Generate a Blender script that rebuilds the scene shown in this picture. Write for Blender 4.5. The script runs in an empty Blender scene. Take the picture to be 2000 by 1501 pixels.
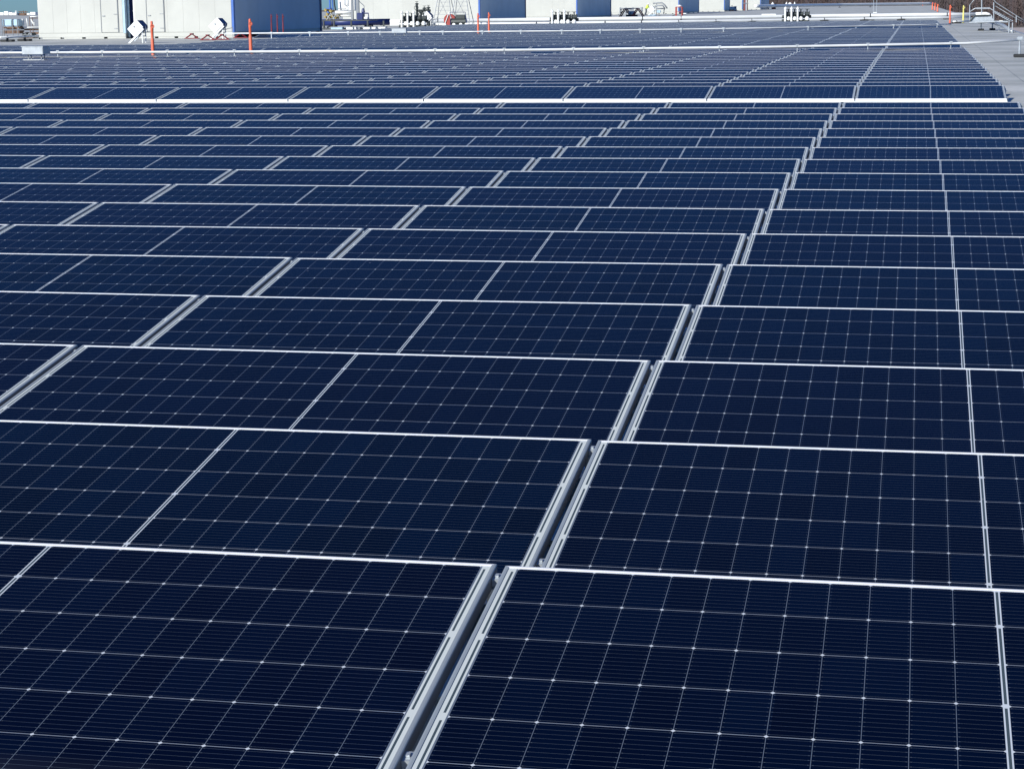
import bpy, math, random
from mathutils import Vector, Matrix
random.seed(7)
R = math.radians
sc = bpy.context.scene
col = sc.collection

# ------------------------------------------------------------------ camera
F, PIT, YAW, ROLL = 3801.6, 0.19205, -0.20367, -0.010906
CAM = Vector((0.9317, -4.3814, 1.3066))
fw = Vector((math.sin(YAW)*math.cos(PIT), math.cos(YAW)*math.cos(PIT), -math.sin(PIT)))
r0 = Vector((math.cos(YAW), -math.sin(YAW), 0)); u0 = r0.cross(fw)
cr = r0*math.cos(ROLL) + u0*math.sin(ROLL)
cu = -r0*math.sin(ROLL) + u0*math.cos(ROLL)
cd = bpy.data.cameras.new('camera'); cam = bpy.data.objects.new('camera', cd); col.objects.link(cam)
cd.sensor_width = 36; cd.lens = F/2000*36; cd.clip_start = .05; cd.clip_end = 20000
m = Matrix((cr, cu, -fw)).transposed().to_4x4(); m.translation = CAM
cam.matrix_world = m
sc.camera = cam

# ------------------------------------------------------------------ light
SUN_EL, SUN_AZ = R(26), math.atan2(-.45, -.89)        # azimuth clockwise from +Y
w = bpy.data.worlds.new('World'); sc.world = w; w.use_nodes = True
nt = w.node_tree; nt.nodes.clear()
sky = nt.nodes.new('ShaderNodeTexSky'); sky.sky_type = 'NISHITA'; sky.sun_disc = False
sky.sun_elevation = SUN_EL; sky.sun_rotation = SUN_AZ % (2*math.pi)
sky.air_density = 1.0; sky.dust_density = 0.1; sky.ozone_density = 3.0
bg = nt.nodes.new('ShaderNodeBackground'); bg.inputs[1].default_value = 0.06
wo = nt.nodes.new('ShaderNodeOutputWorld')
tint = nt.nodes.new('ShaderNodeMixRGB'); tint.blend_type = 'MULTIPLY'; tint.inputs[0].default_value = 1   # cool white balance of the photo
tint.inputs[2].default_value = (.37, .72, 1.32, 1)
nt.links.new(sky.outputs[0], tint.inputs[1]); nt.links.new(tint.outputs[0], bg.inputs[0]); nt.links.new(bg.outputs[0], wo.inputs[0])
ld = bpy.data.lights.new('sun', 'SUN'); ld.energy = 4.6; ld.angle = R(.5); ld.color = (1, .985, .93)
sun = bpy.data.objects.new('sun', ld); col.objects.link(sun)
sd = Vector((math.sin(SUN_AZ)*math.cos(SUN_EL), math.cos(SUN_AZ)*math.cos(SUN_EL), math.sin(SUN_EL)))
sun.rotation_euler = sd.to_track_quat('Z', 'Y').to_euler(); sun.location = (0, 0, 40)
sc.view_settings.view_transform = 'Standard'; sc.view_settings.look = 'None'
sc.view_settings.gamma = 1; sc.view_settings.exposure = 0.25
sc.cycles.max_bounces = 6

# ------------------------------------------------------------------ pixel helpers (photo pixels -> points on real surfaces)
ROOF = -0.30
def ray(x, y): return fw + cr*((x-1000)/F) - cu*((y-750.5)/F)
def on_z(x, y, z=ROOF):
    d = ray(x, y); t = (z-CAM.z)/d.z; return CAM + d*t
def on_y(x, y, Y):
    d = ray(x, y); t = (Y-CAM.y)/d.y; return CAM + d*t
def mpp(p): return (Vector(p)-CAM).dot(fw)/F
def px(p):
    d = Vector(p)-CAM; z = d.dot(fw); return (1000+F*d.dot(cr)/z, 750.5-F*d.dot(cu)/z, z)

# ------------------------------------------------------------------ materials
def mat(name, c, rough=.5, metal=0., ior=1.45, noise=0., nscale=3., bump=0.):
    m = bpy.data.materials.new(name); m.use_nodes = True
    n = m.node_tree; b = n.nodes['Principled BSDF']
    b.inputs['Base Color'].default_value = (*c, 1); b.inputs['Roughness'].default_value = rough
    b.inputs['Metallic'].default_value = metal; b.inputs['IOR'].default_value = ior
    if noise:
        tc = n.nodes.new('ShaderNodeTexCoord'); no = n.nodes.new('ShaderNodeTexNoise')
        no.inputs['Scale'].default_value = nscale; no.inputs['Detail'].default_value = 5
        rp = n.nodes.new('ShaderNodeValToRGB')
        rp.color_ramp.elements[0].position = .3; rp.color_ramp.elements[1].position = .7
        rp.color_ramp.elements[0].color = (*[v*(1-noise) for v in c], 1)
        rp.color_ramp.elements[1].color = (*[min(1, v*(1+noise*.6)) for v in c], 1)
        n.links.new(tc.outputs['Object'], no.inputs['Vector']); n.links.new(no.outputs['Fac'], rp.inputs[0])
        n.links.new(rp.outputs[0], b.inputs['Base Color'])
        if bump:
            bp = n.nodes.new('ShaderNodeBump'); bp.inputs['Strength'].default_value = bump
            n.links.new(no.outputs['Fac'], bp.inputs['Height']); n.links.new(bp.outputs[0], b.inputs['Normal'])
    return m

M = {}
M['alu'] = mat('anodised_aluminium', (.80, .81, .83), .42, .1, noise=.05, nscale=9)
M['aluside'] = mat('aluminium_reflection_tone', (.42, .46, .47), .42, .35, noise=.06, nscale=9)  # grey-blue reflection on bevels and end rails put into the colour
M['aluwall'] = mat('aluminium_shaded_wall', (.20, .215, .235), .5, .25, noise=.12, nscale=9)  # frame walls in shade: the darkness is put into the colour
M['galv'] = mat('galvanised_steel', (.46, .50, .53), .45, .5, noise=.18, nscale=6)
M['steel'] = mat('dull_steel', (.30, .32, .34), .5, .4, noise=.2, nscale=6)
M['white'] = mat('white_paint', (.80, .81, .79), .45, noise=.05, nscale=2)
M['pipe'] = mat('pipe_jacket', (.70, .72, .72), .5, noise=.18, nscale=1.2)
M['darkred'] = mat('deep_red_paint', (.17, .012, .02), .5, noise=.15, nscale=8)
M['wallw'] = mat('white_wall_panel', (.49, .495, .455), .5, noise=.06, nscale=.8)
M['wallb'] = mat('blue_grey_wall_panel', (.50, .57, .64), .45, noise=.08, nscale=.6)
M['royal'] = mat('royal_blue_trim', (.06, .15, .46), .4, noise=.1, nscale=3)
M['navy'] = mat('navy_trim', (.015, .03, .13), .4, noise=.1, nscale=3)
M['grey'] = mat('grey_plastic', (.22, .24, .26), .5, noise=.1, nscale=5)
M['black'] = mat('black_rubber', (.018, .02, .022), .6, noise=.2, nscale=8)
M['dark'] = mat('dark_iron', (.05, .06, .06), .5, .2, noise=.25, nscale=8)
M['red'] = mat('dark_red_paint', (.34, .05, .04), .5, noise=.15, nscale=8)
M['orange'] = mat('orange_plastic', (.72, .15, .075), .45, noise=.1, nscale=8)
M['yellow'] = mat('yellow_plastic', (.72, .66, .18), .45, noise=.1, nscale=8)
M['hivis'] = mat('hi_vis_fabric', (.62, .80, .12), .8, noise=.12, nscale=12)
M['skin'] = mat('skin', (.50, .30, .22), .6, noise=.05)
M['denim'] = mat('dark_cloth', (.06, .07, .10), .85, noise=.2, nscale=20)
M['blue'] = mat('blue_tarp', (.03, .16, .62), .5, noise=.3, nscale=3, bump=.4)
M['cyan'] = mat('pale_blue_paint', (.40, .55, .66), .5, noise=.1, nscale=4)
M['brass'] = mat('brass', (.45, .34, .12), .45, .5, noise=.2)
M['stain'] = mat('rust_brown', (.16, .10, .07), .8, noise=.3, nscale=6)
M['concrete'] = mat('concrete_paver', (.32, .31, .30), .9, noise=.2, nscale=10)

def roof_mat():
    m = bpy.data.materials.new('roof_membrane'); m.use_nodes = True; n = m.node_tree
    N, L = n.nodes.new, n.links.new; b = n.nodes['Principled BSDF']; b.inputs['Roughness'].default_value = .7
    tc = N('ShaderNodeTexCoord')
    n1 = N('ShaderNodeTexNoise'); n1.inputs['Scale'].default_value = .35; n1.inputs['Detail'].default_value = 8
    n2 = N('ShaderNodeTexNoise'); n2.inputs['Scale'].default_value = 7; n2.inputs['Detail'].default_value = 6
    L(tc.outputs['Object'], n1.inputs['Vector']); L(tc.outputs['Object'], n2.inputs['Vector'])
    r1 = N('ShaderNodeValToRGB'); r1.color_ramp.elements[0].position = .32; r1.color_ramp.elements[1].position = .68
    r1.color_ramp.elements[0].color = (.39, .405, .37, 1); r1.color_ramp.elements[1].color = (.68, .68, .64, 1)
    L(n1.outputs['Fac'], r1.inputs[0])
    r2 = N('ShaderNodeValToRGB'); r2.color_ramp.elements[0].position = .3; r2.color_ramp.elements[1].position = .75
    r2.color_ramp.elements[0].color = (.82, .82, .82, 1); r2.color_ramp.elements[1].color = (1, 1, 1, 1)
    L(n2.outputs['Fac'], r2.inputs[0])
    mx = N('ShaderNodeMixRGB'); mx.blend_type = 'MULTIPLY'; mx.inputs[0].default_value = 1
    L(r1.outputs[0], mx.inputs[1]); L(r2.outputs[0], mx.inputs[2])
    # welded seams every 3.05 m, running along Y
    sp = N('ShaderNodeSeparateXYZ'); L(tc.outputs['Object'], sp.inputs[0])
    def mth(op, a, bb=None):
        q = N('ShaderNodeMath'); q.operation = op
        for i, v in enumerate((a, bb)):
            if v is None: continue
            if isinstance(v, (int, float)): q.inputs[i].default_value = v
            else: L(v, q.inputs[i])
        return q.outputs[0]
    fr = mth('FRACT', mth('DIVIDE', sp.outputs[0], 3.05))
    fy = mth('FRACT', mth('DIVIDE', sp.outputs[1], 12.4))
    s = mth('MAXIMUM', mth('LESS_THAN', fr, .009), mth('LESS_THAN', fy, .004))
    m2 = N('ShaderNodeMixRGB'); m2.blend_type = 'MULTIPLY'; m2.inputs[2].default_value = (.68, .70, .72, 1)
    L(s, m2.inputs[0]); L(mx.outputs[0], m2.inputs[1]); L(m2.outputs[0], b.inputs['Base Color'])
    bp = N('ShaderNodeBump'); bp.inputs['Strength'].default_value = .15; L(n2.outputs['Fac'], bp.inputs['Height'])
    L(bp.outputs[0], b.inputs['Normal'])
    return m
M['roof'] = roof_mat()

PW, PL = 2.278, 1.134            # module width and slope length
def cell_mat():
    m = bpy.data.materials.new('solar_cells'); m.use_nodes = True; n = m.node_tree
    N, L = n.nodes.new, n.links.new; b = n.nodes['Principled BSDF']
    def mth(op, *a):
        q = N('ShaderNodeMath'); q.operation = op
        for i, v in enumerate(a):
            if isinstance(v, (int, float)): q.inputs[i].default_value = v
            else: L(v, q.inputs[i])
        return q.outputs[0]
    AND = lambda *a: mth('MULTIPLY', a[0], a[1]) if len(a) == 2 else mth('MULTIPLY', a[0], AND(*a[1:]))
    OR = lambda *a: mth('MAXIMUM', a[0], a[1]) if len(a) == 2 else mth('MAXIMUM', a[0], OR(*a[1:]))
    LT = lambda a, v: mth('LESS_THAN', a, v); GT = lambda a, v: mth('GREATER_THAN', a, v)
    uv = N('ShaderNodeUVMap'); uv.uv_map = 'UVMap'
    sp = N('ShaderNodeSeparateXYZ'); L(uv.outputs[0], sp.inputs[0])
    u, v = sp.outputs[0], sp.outputs[1]
    cu_ = mth('SUBTRACT', u, PW/2); au = mth('ABSOLUTE', cu_); um = mth('SUBTRACT', au, .006)
    vm = mth('SUBTRACT', v, .0165)
    def near(x, p):          # distance to nearest multiple of p
        return mth('MULTIPLY', mth('ABSOLUTE', mth('SUBTRACT', mth('FRACT', mth('ADD', mth('DIVIDE', x, p), .5)), .5)), p)
    du, dv = near(um, .0915), near(vm, .1835)
    inside = AND(GT(um, 0.), LT(um, 1.098), GT(vm, 0.), LT(vm, 1.101))
    dia = LT(mth('ADD', du, dv), .0054)
    gap = OR(LT(du, .00065), LT(dv, .0010), dia)
    white = OR(gap, mth('SUBTRACT', 1., inside))
    # bus wires
    bus = AND(inside, LT(near(mth('SUBTRACT', vm, .009175), .01835), .00042))
    pad = AND(inside, LT(near(mth('SUBTRACT', vm, .009175), .01835), .0011), GT(du, .0030), LT(du, .0062))
    wire = OR(bus, pad)
    # string ribbons in the middle and at both ends, interrupted where the backsheet shows
    mid = AND(LT(au, .0030), GT(near(mth('SUBTRACT', vm, .1835), .367), .009), GT(vm, .004), LT(vm, 1.098))
    end = AND(GT(um, 1.1065), LT(um, 1.1120), GT(near(vm, .367), .016), GT(vm, .012), LT(vm, 1.090))
    rib = OR(mid, end)
    # tone of each cell
    oi = N('ShaderNodeObjectInfo')
    at = N('ShaderNodeAttribute'); at.attribute_name = 'panel_seed'
    cx = N('ShaderNodeCombineXYZ')
    L(mth('ADD', mth('FLOOR', mth('DIVIDE', cu_, .0915)), mth('MULTIPLY', oi.outputs['Random'], 97.)), cx.inputs[0])
    L(mth('FLOOR', mth('DIVIDE', vm, .1835)), cx.inputs[1]); L(at.outputs['Fac'], cx.inputs[2])
    wn = N('ShaderNodeTexWhiteNoise'); wn.noise_dimensions = '3D'; L(cx.outputs[0], wn.inputs['Vector'])
    rp = N('ShaderNodeValToRGB'); e = rp.color_ramp.elements
    e[0].color = (.0, .0022, .0110, 1); e[1].color = (.0001, .0045, .0200, 1)
    e2 = e.new(.5); e2.color = (.0, .0034, .0160, 1)
    L(wn.outputs['Value'], rp.inputs[0])
    pv = N('ShaderNodeTexWhiteNoise'); pv.noise_dimensions = '2D'; pc = N('ShaderNodeCombineXYZ'); L(oi.outputs['Random'], pc.inputs[0]); L(at.outputs['Fac'], pc.inputs[1]); L(pc.outputs[0], pv.inputs['Vector'])
    def mix(f, a, c):
        q = N('ShaderNodeMixRGB'); L(f, q.inputs[0]) if not isinstance(f, float) else setattr(q.inputs[0], 'default_value', f)
        for i, x in ((1, a), (2, c)):
            if isinstance(x, tuple): q.inputs[i].default_value = (*x, 1)
            else: L(x, q.inputs[i])
        return q.outputs[0]
    c0 = mix(mth('MULTIPLY', mth('POWER', pv.outputs['Value'], 2.), .8), rp.outputs[0], (.0009, .0012, .0120))
    c = mix(wire, c0, (.062, .080, .108))
    c = mix(white, c, (.13, .16, .21))
    c = mix(AND(inside, LT(dv, .0010)), c, (.27, .305, .36))
    c = mix(LT(au, .0062), c, (.58, .62, .66))
    c = mix(AND(dia, inside), c, (.58, .62, .66))
    edge = GT(mth('ABSOLUTE', cu_), 1.1075)
    c = mix(AND(edge, white), c, (.60, .635, .61))
    c = mix(AND(LT(v, .0165), white), c, (.78, .80, .82))
    c = mix(rib, c, (.06, .085, .10))
    # dust film and dirt washed down to the low edge
    no = N('ShaderNodeTexNoise'); no.inputs['Scale'].default_value = 5; no.inputs['Detail'].default_value = 7
    tc = N('ShaderNodeTexCoord'); gv = N('ShaderNodeVectorMath'); gv.operation = 'ADD'
    L(uv.outputs[0], gv.inputs[0]); cc = N('ShaderNodeCombineXYZ'); L(mth('MULTIPLY', oi.outputs['Random'], 50.), cc.inputs[2])
    L(mth('MULTIPLY', at.outputs['Fac'], 3.), cc.inputs[0]); L(cc.outputs[0], gv.inputs[1]); L(gv.outputs[0], no.inputs['Vector'])
    low = N('ShaderNodeMapRange'); low.inputs[1].default_value = 1.0; low.inputs[2].default_value = 1.12
    low.inputs[3].default_value = 0.; low.inputs[4].default_value = .09; L(v, low.inputs[0])
    film = mth('ADD', mth('MULTIPLY', no.outputs['Fac'], .002), mth('MULTIPLY', low.outputs[0], no.outputs['Fac']))
    c = mix(film, c, (.30, .28, .25))
    # sparse bird and rain spots
    vo = N('ShaderNodeTexVoronoi'); vo.inputs['Scale'].default_value = 7.; L(gv.outputs[0], vo.inputs['Vector'])
    sepc = N('ShaderNodeSeparateColor'); L(vo.outputs['Color'], sepc.inputs[0])
    spot = AND(LT(vo.outputs['Distance'], .045), GT(sepc.outputs[0], .90))
    c = mix(mth('MULTIPLY', spot, .16), c, (.5, .5, .5))
    L(c, b.inputs['Base Color'])
    b.inputs['IOR'].default_value = 1.12          # textured, anti-reflection coated glass
    rr = N('ShaderNodeMapRange'); rr.inputs[3].default_value = .05; rr.inputs[4].default_value = .14
    L(no.outputs['Fac'], rr.inputs[0]); L(rr.outputs[0], b.inputs['Roughness'])
    return m
M['cells'] = cell_mat()

# ------------------------------------------------------------------ mesh builder
class MB:
    def __init__(s): s.v, s.f, s.mi, s.uv, s.at = [], [], [], {}, []
    def add(s, vs, fs, mi=0):
        o = len(s.v); s.v += [tuple(p) for p in vs]
        for f in fs: s.f.append(tuple(i+o for i in f)); s.mi.append(mi)
        return s
    def box(s, x0, x1, y0, y1, z0, z1, mi=0, M_=None):
        vs = [Vector((x, y, z)) for z in (z0, z1) for y in (y0, y1) for x in (x0, x1)]
        if M_ is not None: vs = [M_ @ q for q in vs]
        return s.add(vs, [(0,2,3,1), (4,5,7,6), (0,1,5,4), (2,6,7,3), (0,4,6,2), (1,3,7,5)], mi)
    def cbox(s, c, d, mi=0, M_=None):
        return s.box(c[0]-d[0]/2, c[0]+d[0]/2, c[1]-d[1]/2, c[1]+d[1]/2, c[2]-d[2]/2, c[2]+d[2]/2, mi, M_)
    def bbox(s, x0, x1, y0, y1, z0, z1, b=.02, mi=0, M_=None):      # box with chamfered edges
        import bmesh
        bm = bmesh.new(); bmesh.ops.create_cube(bm, size=1)
        for q in bm.verts:
            q.co = Vector(((x0+x1)/2+q.co.x*(x1-x0), (y0+y1)/2+q.co.y*(y1-y0), (z0+z1)/2+q.co.z*(z1-z0)))
        bmesh.ops.bevel(bm, geom=list(bm.edges), offset=b, segments=2, affect='EDGES')
        bm.verts.index_update()
        vs = [(M_ @ q.co if M_ is not None else q.co.copy()) for q in bm.verts]
        s.add(vs, [tuple(q.index for q in f.verts) for f in bm.faces], mi); bm.free(); return s
    def tube(s, p, q, r, r2=None, n=10, mi=0, cap=True):
        p, q = Vector(p), Vector(q); r2 = r if r2 is None else r2
        d = (q-p).normalized(); a = d.orthogonal().normalized(); b = d.cross(a)
        vs = []
        for c, rr in ((p, r), (q, r2)):
            for i in range(n):
                t = 2*math.pi*i/n; vs.append(c + (a*math.cos(t)+b*math.sin(t))*rr)
        fs = [(i, (i+1) % n, n+(i+1) % n, n+i) for i in range(n)]
        if cap: fs += [tuple(range(n-1, -1, -1)), tuple(range(n, 2*n))]
        return s.add(vs, fs, mi)
    def path(s, pts, r, n=10, mi=0):
        pts = [Vector(p) for p in pts]; k = len(pts); vs = []; up = Vector((0, 0, 1))
        for i, p in enumerate(pts):
            d = (pts[min(i+1, k-1)]-pts[max(i-1, 0)]).normalized()
            a = d.cross(up); a = a.normalized() if a.length > .05 else Vector((1, 0, 0)); b = d.cross(a)
            for j in range(n):
                t = 2*math.pi*j/n; vs.append(p + (a*math.cos(t)+b*math.sin(t))*r)
        fs = [(i*n+j, i*n+(j+1) % n, (i+1)*n+(j+1) % n, (i+1)*n+j) for i in range(k-1) for j in range(n)]
        fs += [tuple(range(n-1, -1, -1)), tuple(range((k-1)*n, k*n))]
        return s.add(vs, fs, mi)
    def lathe(s, c, prof, n=12, mi=0, M_=None):
        vs = []
        for r, z in prof:
            for j in range(n):
                t = 2*math.pi*j/n; q = Vector((r*math.cos(t), r*math.sin(t), z))
                if M_ is not None: q = M_ @ q
                vs.append(Vector(c)+q)
        k = len(prof)
        fs = [(i*n+j, i*n+(j+1) % n, (i+1)*n+(j+1) % n, (i+1)*n+j) for i in range(k-1) for j in range(n)]
        fs += [tuple(range(n-1, -1, -1)), tuple(range((k-1)*n, k*n))]
        return s.add(vs, fs, mi)
    def wheel(s, c, r, axis='Y', mi=0, t=.012):                       # valve hand wheel
        A = {'Y': Matrix.Rotation(R(90), 3, 'X'), 'Z': Matrix.Identity(3), 'X': Matrix.Rotation(R(90), 3, 'Y')}[axis]
        k = 14; pts = [Vector(c)+A @ Vector((r*math.cos(2*math.pi*i/k), r*math.sin(2*math.pi*i/k), 0)) for i in range(k)]
        for i in range(k): s.tube(pts[i], pts[(i+1) % k], t, n=5, mi=mi, cap=False)
        for i in (0, 5, 10): s.tube(c, pts[i], t*.8, n=5, mi=mi)
        return s
    def build(s, name, mats, parent=None, smooth=False, loc=None):
        me = bpy.data.meshes.new(name); me.from_pydata(s.v, [], s.f)
        for m_ in (mats if isinstance(mats, (list, tuple)) else [mats]): me.materials.append(m_)
        for p, i in zip(me.polygons, s.mi): p.material_index = i; p.use_smooth = smooth
        if s.uv:
            ul = me.uv_layers.new(name='UVMap')
            for p in me.polygons:
                q = s.uv.get(p.index)
                if q:
                    for li, c in zip(p.loop_indices, q): ul.data[li].uv = c
        if s.at:
            a = me.attributes.new('panel_seed', 'FLOAT', 'FACE'); a.data.foreach_set('value', s.at)
        me.validate(); me.update()
        o = bpy.data.objects.new(name, me); col.objects.link(o)
        if parent: o.parent = parent
        if loc is not None: o.location = loc
        return o

def tag(o, label=None, cat=None, group=None, kind=None):
    for k, v in (('label', label), ('category', cat), ('group', group), ('kind', kind)):
        if v: o[k] = v
    return o
def empty(name, loc, label, cat, group=None, rz=0):
    o = bpy.data.objects.new(name, None); col.objects.link(o); o.location = loc; o.rotation_euler.z = rz
    o.empty_display_size = .2
    return tag(o, label, cat, group)
def dup(o, loc, label=None, rz=None):
    kids = KIDS[o.name] if o.name in KIDS else [c for c in bpy.data.objects if c.parent == o]
    c = o.copy(); col.objects.link(c); c.location = loc
    if rz is not None: c.rotation_euler.z = rz
    if label: c['label'] = label
    for k in kids:
        kc = k.copy(); col.objects.link(kc); kc.parent = c
        for g in [x for x in bpy.data.objects if x.parent == k]:
            gc = g.copy(); col.objects.link(gc); gc.parent = kc
    return c
KIDS = {}
ORD = ['zeroth', 'first', 'second', 'third', 'fourth', 'fifth', 'sixth', 'seventh', 'eighth', 'ninth', 'tenth', 'eleventh',
       'twelfth', 'thirteenth', 'fourteenth', 'fifteenth', 'sixteenth', 'seventeenth', 'eighteenth', 'nineteenth', 'twentieth',
       'twenty-first', 'twenty-second']

# ------------------------------------------------------------------ setting
g = MB(); g.add([(-6000, -3000, -10), (6000, -3000, -10), (6000, 9000, -10), (-6000, 9000, -10)], [(0, 1, 2, 3)])
tag(g.build('ground', mat('dry_ground', (.20, .16, .12), .95, noise=.4, nscale=.02)), kind='structure')
EDGE = 5.95
g = MB(); rnd = random.Random(9); nx, ny = 60, 8; hv = [rnd.uniform(-1, 1) for _ in range((nx+1)*(ny+1))]
for j in range(ny+1):
    for i in range(nx+1):
        t = j/ny; edge = min(1, i/6, (nx-i)/6)
        g.v.append((-200+i*12, 1000+j*30, -10.2+edge*(22*math.sin(t*math.pi*.5)+hv[j*(nx+1)+i]*1.5*t)))
g.f = [(j*(nx+1)+i, j*(nx+1)+i+1, (j+1)*(nx+1)+i+1, (j+1)*(nx+1)+i) for j in range(ny) for i in range(nx)]; g.mi = [0]*len(g.f)
tag(g.build('hills', mat('wooded_hillside', (.11, .085, .075), .95, noise=.45, nscale=.25), smooth=True), kind='structure')
g = MB(); g.add([(22, 500, -9.996), (150, 500, -9.996), (150, 850, -9.996), (22, 850, -9.996)], [(0, 1, 2, 3)])
tag(g.build('gravel_lot', mat('pale_gravel', (.52, .45, .41), .95, noise=.35, nscale=.15)), kind='structure')
g = MB(); g.box(-420, EDGE, -45, 760, -10, ROOF)
tag(g.build('roof', M['roof']), kind='structure')
g = MB(); g.box(EDGE-.12, EDGE+.03, -45, 760, ROOF+.002, ROOF+.05)
tag(g.build('roof_edge', mat('roof_edge_metal', (.42, .44, .45), .5, .3, noise=.2, nscale=2)), kind='structure')

# ------------------------------------------------------------------ the solar panels
P, TILT = 1.37839, 0.13594
W = 2.298
ct, st = math.cos(TILT), math.sin(TILT)
HH = -ROOF                                            # height of the high edge over the roof
def T(u, s_, h):                                      # u across, s_ down the slope, h above the face
    return Vector((u-PW/2, PL/2*ct - s_*ct - h*st, HH - s_*st + h*ct))
def ring(mb, prof, TT=T, mids=None):
    k = len(prof); o = []
    for a, h in prof:
        o += [TT(a, a, h), TT(PW-a, a, h), TT(PW-a, PL-a, h), TT(a, PL-a, h)]
    fs = []
    for i in range(k):
        j = (i+1) % k
        for c in range(4):
            d = (c+1) % 4
            fs.append((i*4+c, j*4+c, j*4+d, i*4+d))
    i0 = len(mb.f); mb.add(o, fs)
    if mids:
        for q in range(len(fs)): mb.mi[i0+q] = (0 if q % 4 == 2 and q//4 in (7, 8, 9) else mids[q//4]) if q % 2 == 0 else max(1, mids[q//4])     # duller reflection on end rails and sunlight on low front wall are coloured in
def laminate(mb, TT=T, seed=0.):
    a = .004; vs = [TT(x, y, h) for h in (-.0018, -.0068) for x, y in ((a, a), (PW-a, a), (PW-a, PL-a), (a, PL-a))]
    i0 = len(mb.f)
    mb.add(vs, [(3, 2, 1, 0), (4, 5, 6, 7), (0, 1, 5, 4), (1, 2, 6, 5), (2, 3, 7, 6), (3, 0, 4, 7)])
    mb.uv[i0] = [(a, PL-a), (PW-a, PL-a), (PW-a, a), (a, a)]
    mb.uv[i0+1] = [(0.001, .001)]*4
    mb.at += [seed]*6
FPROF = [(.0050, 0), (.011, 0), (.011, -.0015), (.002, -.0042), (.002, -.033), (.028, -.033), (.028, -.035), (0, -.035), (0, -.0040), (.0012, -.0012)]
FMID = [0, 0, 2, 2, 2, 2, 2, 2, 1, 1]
def slopebox(mb, u0, u1, s0, s1, h0, h1, TT=T):
    vs = [TT(u_, s_, h_) for h_ in (h0, h1) for s_ in (s0, s1) for u_ in (u0, u1)]
    mb.add(vs, [(0, 1, 3, 2), (4, 6, 7, 5), (0, 4, 5, 1), (2, 3, 7, 6), (0, 2, 6, 4), (1, 5, 7, 3)])
def make_panel():
    root = empty('solar_panel', (0, 0, 0), 'x', 'solar panel', 'solar panels in long tilted rows on the roof')
    kids = []
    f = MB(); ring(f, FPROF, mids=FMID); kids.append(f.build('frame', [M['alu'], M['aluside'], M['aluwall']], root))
    l = MB(); laminate(l); kids.append(l.build('glass_face', M['cells'], root))
    for s_ in (.030, .885):
        c = MB(); slopebox(c, PW+.0005, PW+.0195, s_, s_+.038, -.030, -.012)
        slopebox(c, PW+.006, PW+.014, s_+.012, s_+.024, -.0115, -.007)
        kids.append(c.build('clamp', M['galv'], root))
    for s_, hgt in ((.055, 0), (.93, 0)):
        c = MB(); q = T(PW+.010, s_, -.036)
        c.box(q.x-.02, q.x+.02, q.y-.02, q.y+.02, .018, q.z, 0)
        c.box(q.x-.13, q.x+.13, q.y-.11, q.y+.11, .003, .017, 0)
        kids.append(c.build('mounting_foot', M['galv'], root))
    KIDS[root.name] = kids
    return root
# tiny install offsets of each row, measured along the row
DX = {0: -.004, 1: .0, 2: .0, 3: .0, 4: .006, 5: .012, 6: .012, 7: .014, 8: .012, 9: .008, 10: .004, 11: .002, 12: 0, 13: -.004, 14: -.008, 15: -.010, 16: -.008}
rows = []                                             # (array, row in array, Y of the high edge, z, dx, leftmost column, margin cols)
for k in range(17): rows.append((0, k, k*P, 0., DX[k]))
Y2 = 16*P+5.617
for k in range(20): rows.append((1, k, Y2+k*P, -.0134+random.uniform(-.005, .005)*(k > 0), .026+random.uniform(-.004, .004)))
Y3 = Y2+19*P+5.617
for k in range(29): rows.append((2, k, Y3+k*P, -.013+random.uniform(-.008, .008), .026+random.uniform(-.006, .006)))
Y4 = Y3+28*P+5.617
for k in range(26): rows.append((3, k, Y4+k*P, -.013, .026+random.uniform(-.006, .006)))
def left_limit(a, k, Y):
    if a == 2: return -60. if Y < 68.3 else (-29.3 if Y < 92 else -33.)
    if a == 3: return -34.
    return -99.
cand, rest = [], []
for a, k, Y, z, dx in rows:
    for c in range(0, -40, -1):                       # c = 0 is the rightmost column
        x0 = c*W + .010 + dx
        if x0 < left_limit(a, k, Y): break
        vis = False
        for u_ in (0, PW*.25, PW*.5, PW*.75, PW):
            for s_ in (0, PL):
                q = px((x0+u_, Y-s_*ct, z-s_*st))
                if -2 < q[0] < 2002 and -2 < q[1] < 1503: vis = True
        q = px((x0+PW, Y, z))
        if q[0] < -900: break
        if a == 0 and k == 0 and not vis and q[0] < -400: break
        e = (a, k, c, x0, Y, z)
        if vis and a < 2: cand.append((px((x0+PW/2, Y, z))[2], e))
        elif vis or (q[0] > -900): rest.append(e)
cand.sort(key=lambda t: t[0])
proto = make_panel(); first = True
ARR = ['near array', 'second array', 'third array']
use, over = cand[:300], cand[300:]
for _, (a, k, c, x0, Y, z) in use:
    loc = (x0+PW/2, Y-PL/2*ct, z-HH)
    if c == 0: cn = 'rightmost column'
    else: cn = ORD[1-c]+' column from right'
    lab = f'dark blue solar panel, {ORD[k+1]} row of {ARR[a]}, {cn}'
    jit = (random.uniform(-.0015, .0015), random.uniform(-.0015, .0015))
    if first: o = proto; o['label'] = lab; first = False
    else: o = dup(proto, loc, lab)
    o.location = loc
    o.rotation_euler = (jit[0], jit[1], 0)
rest += [e for _, e in over]
fm, lm = MB(), MB()
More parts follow.
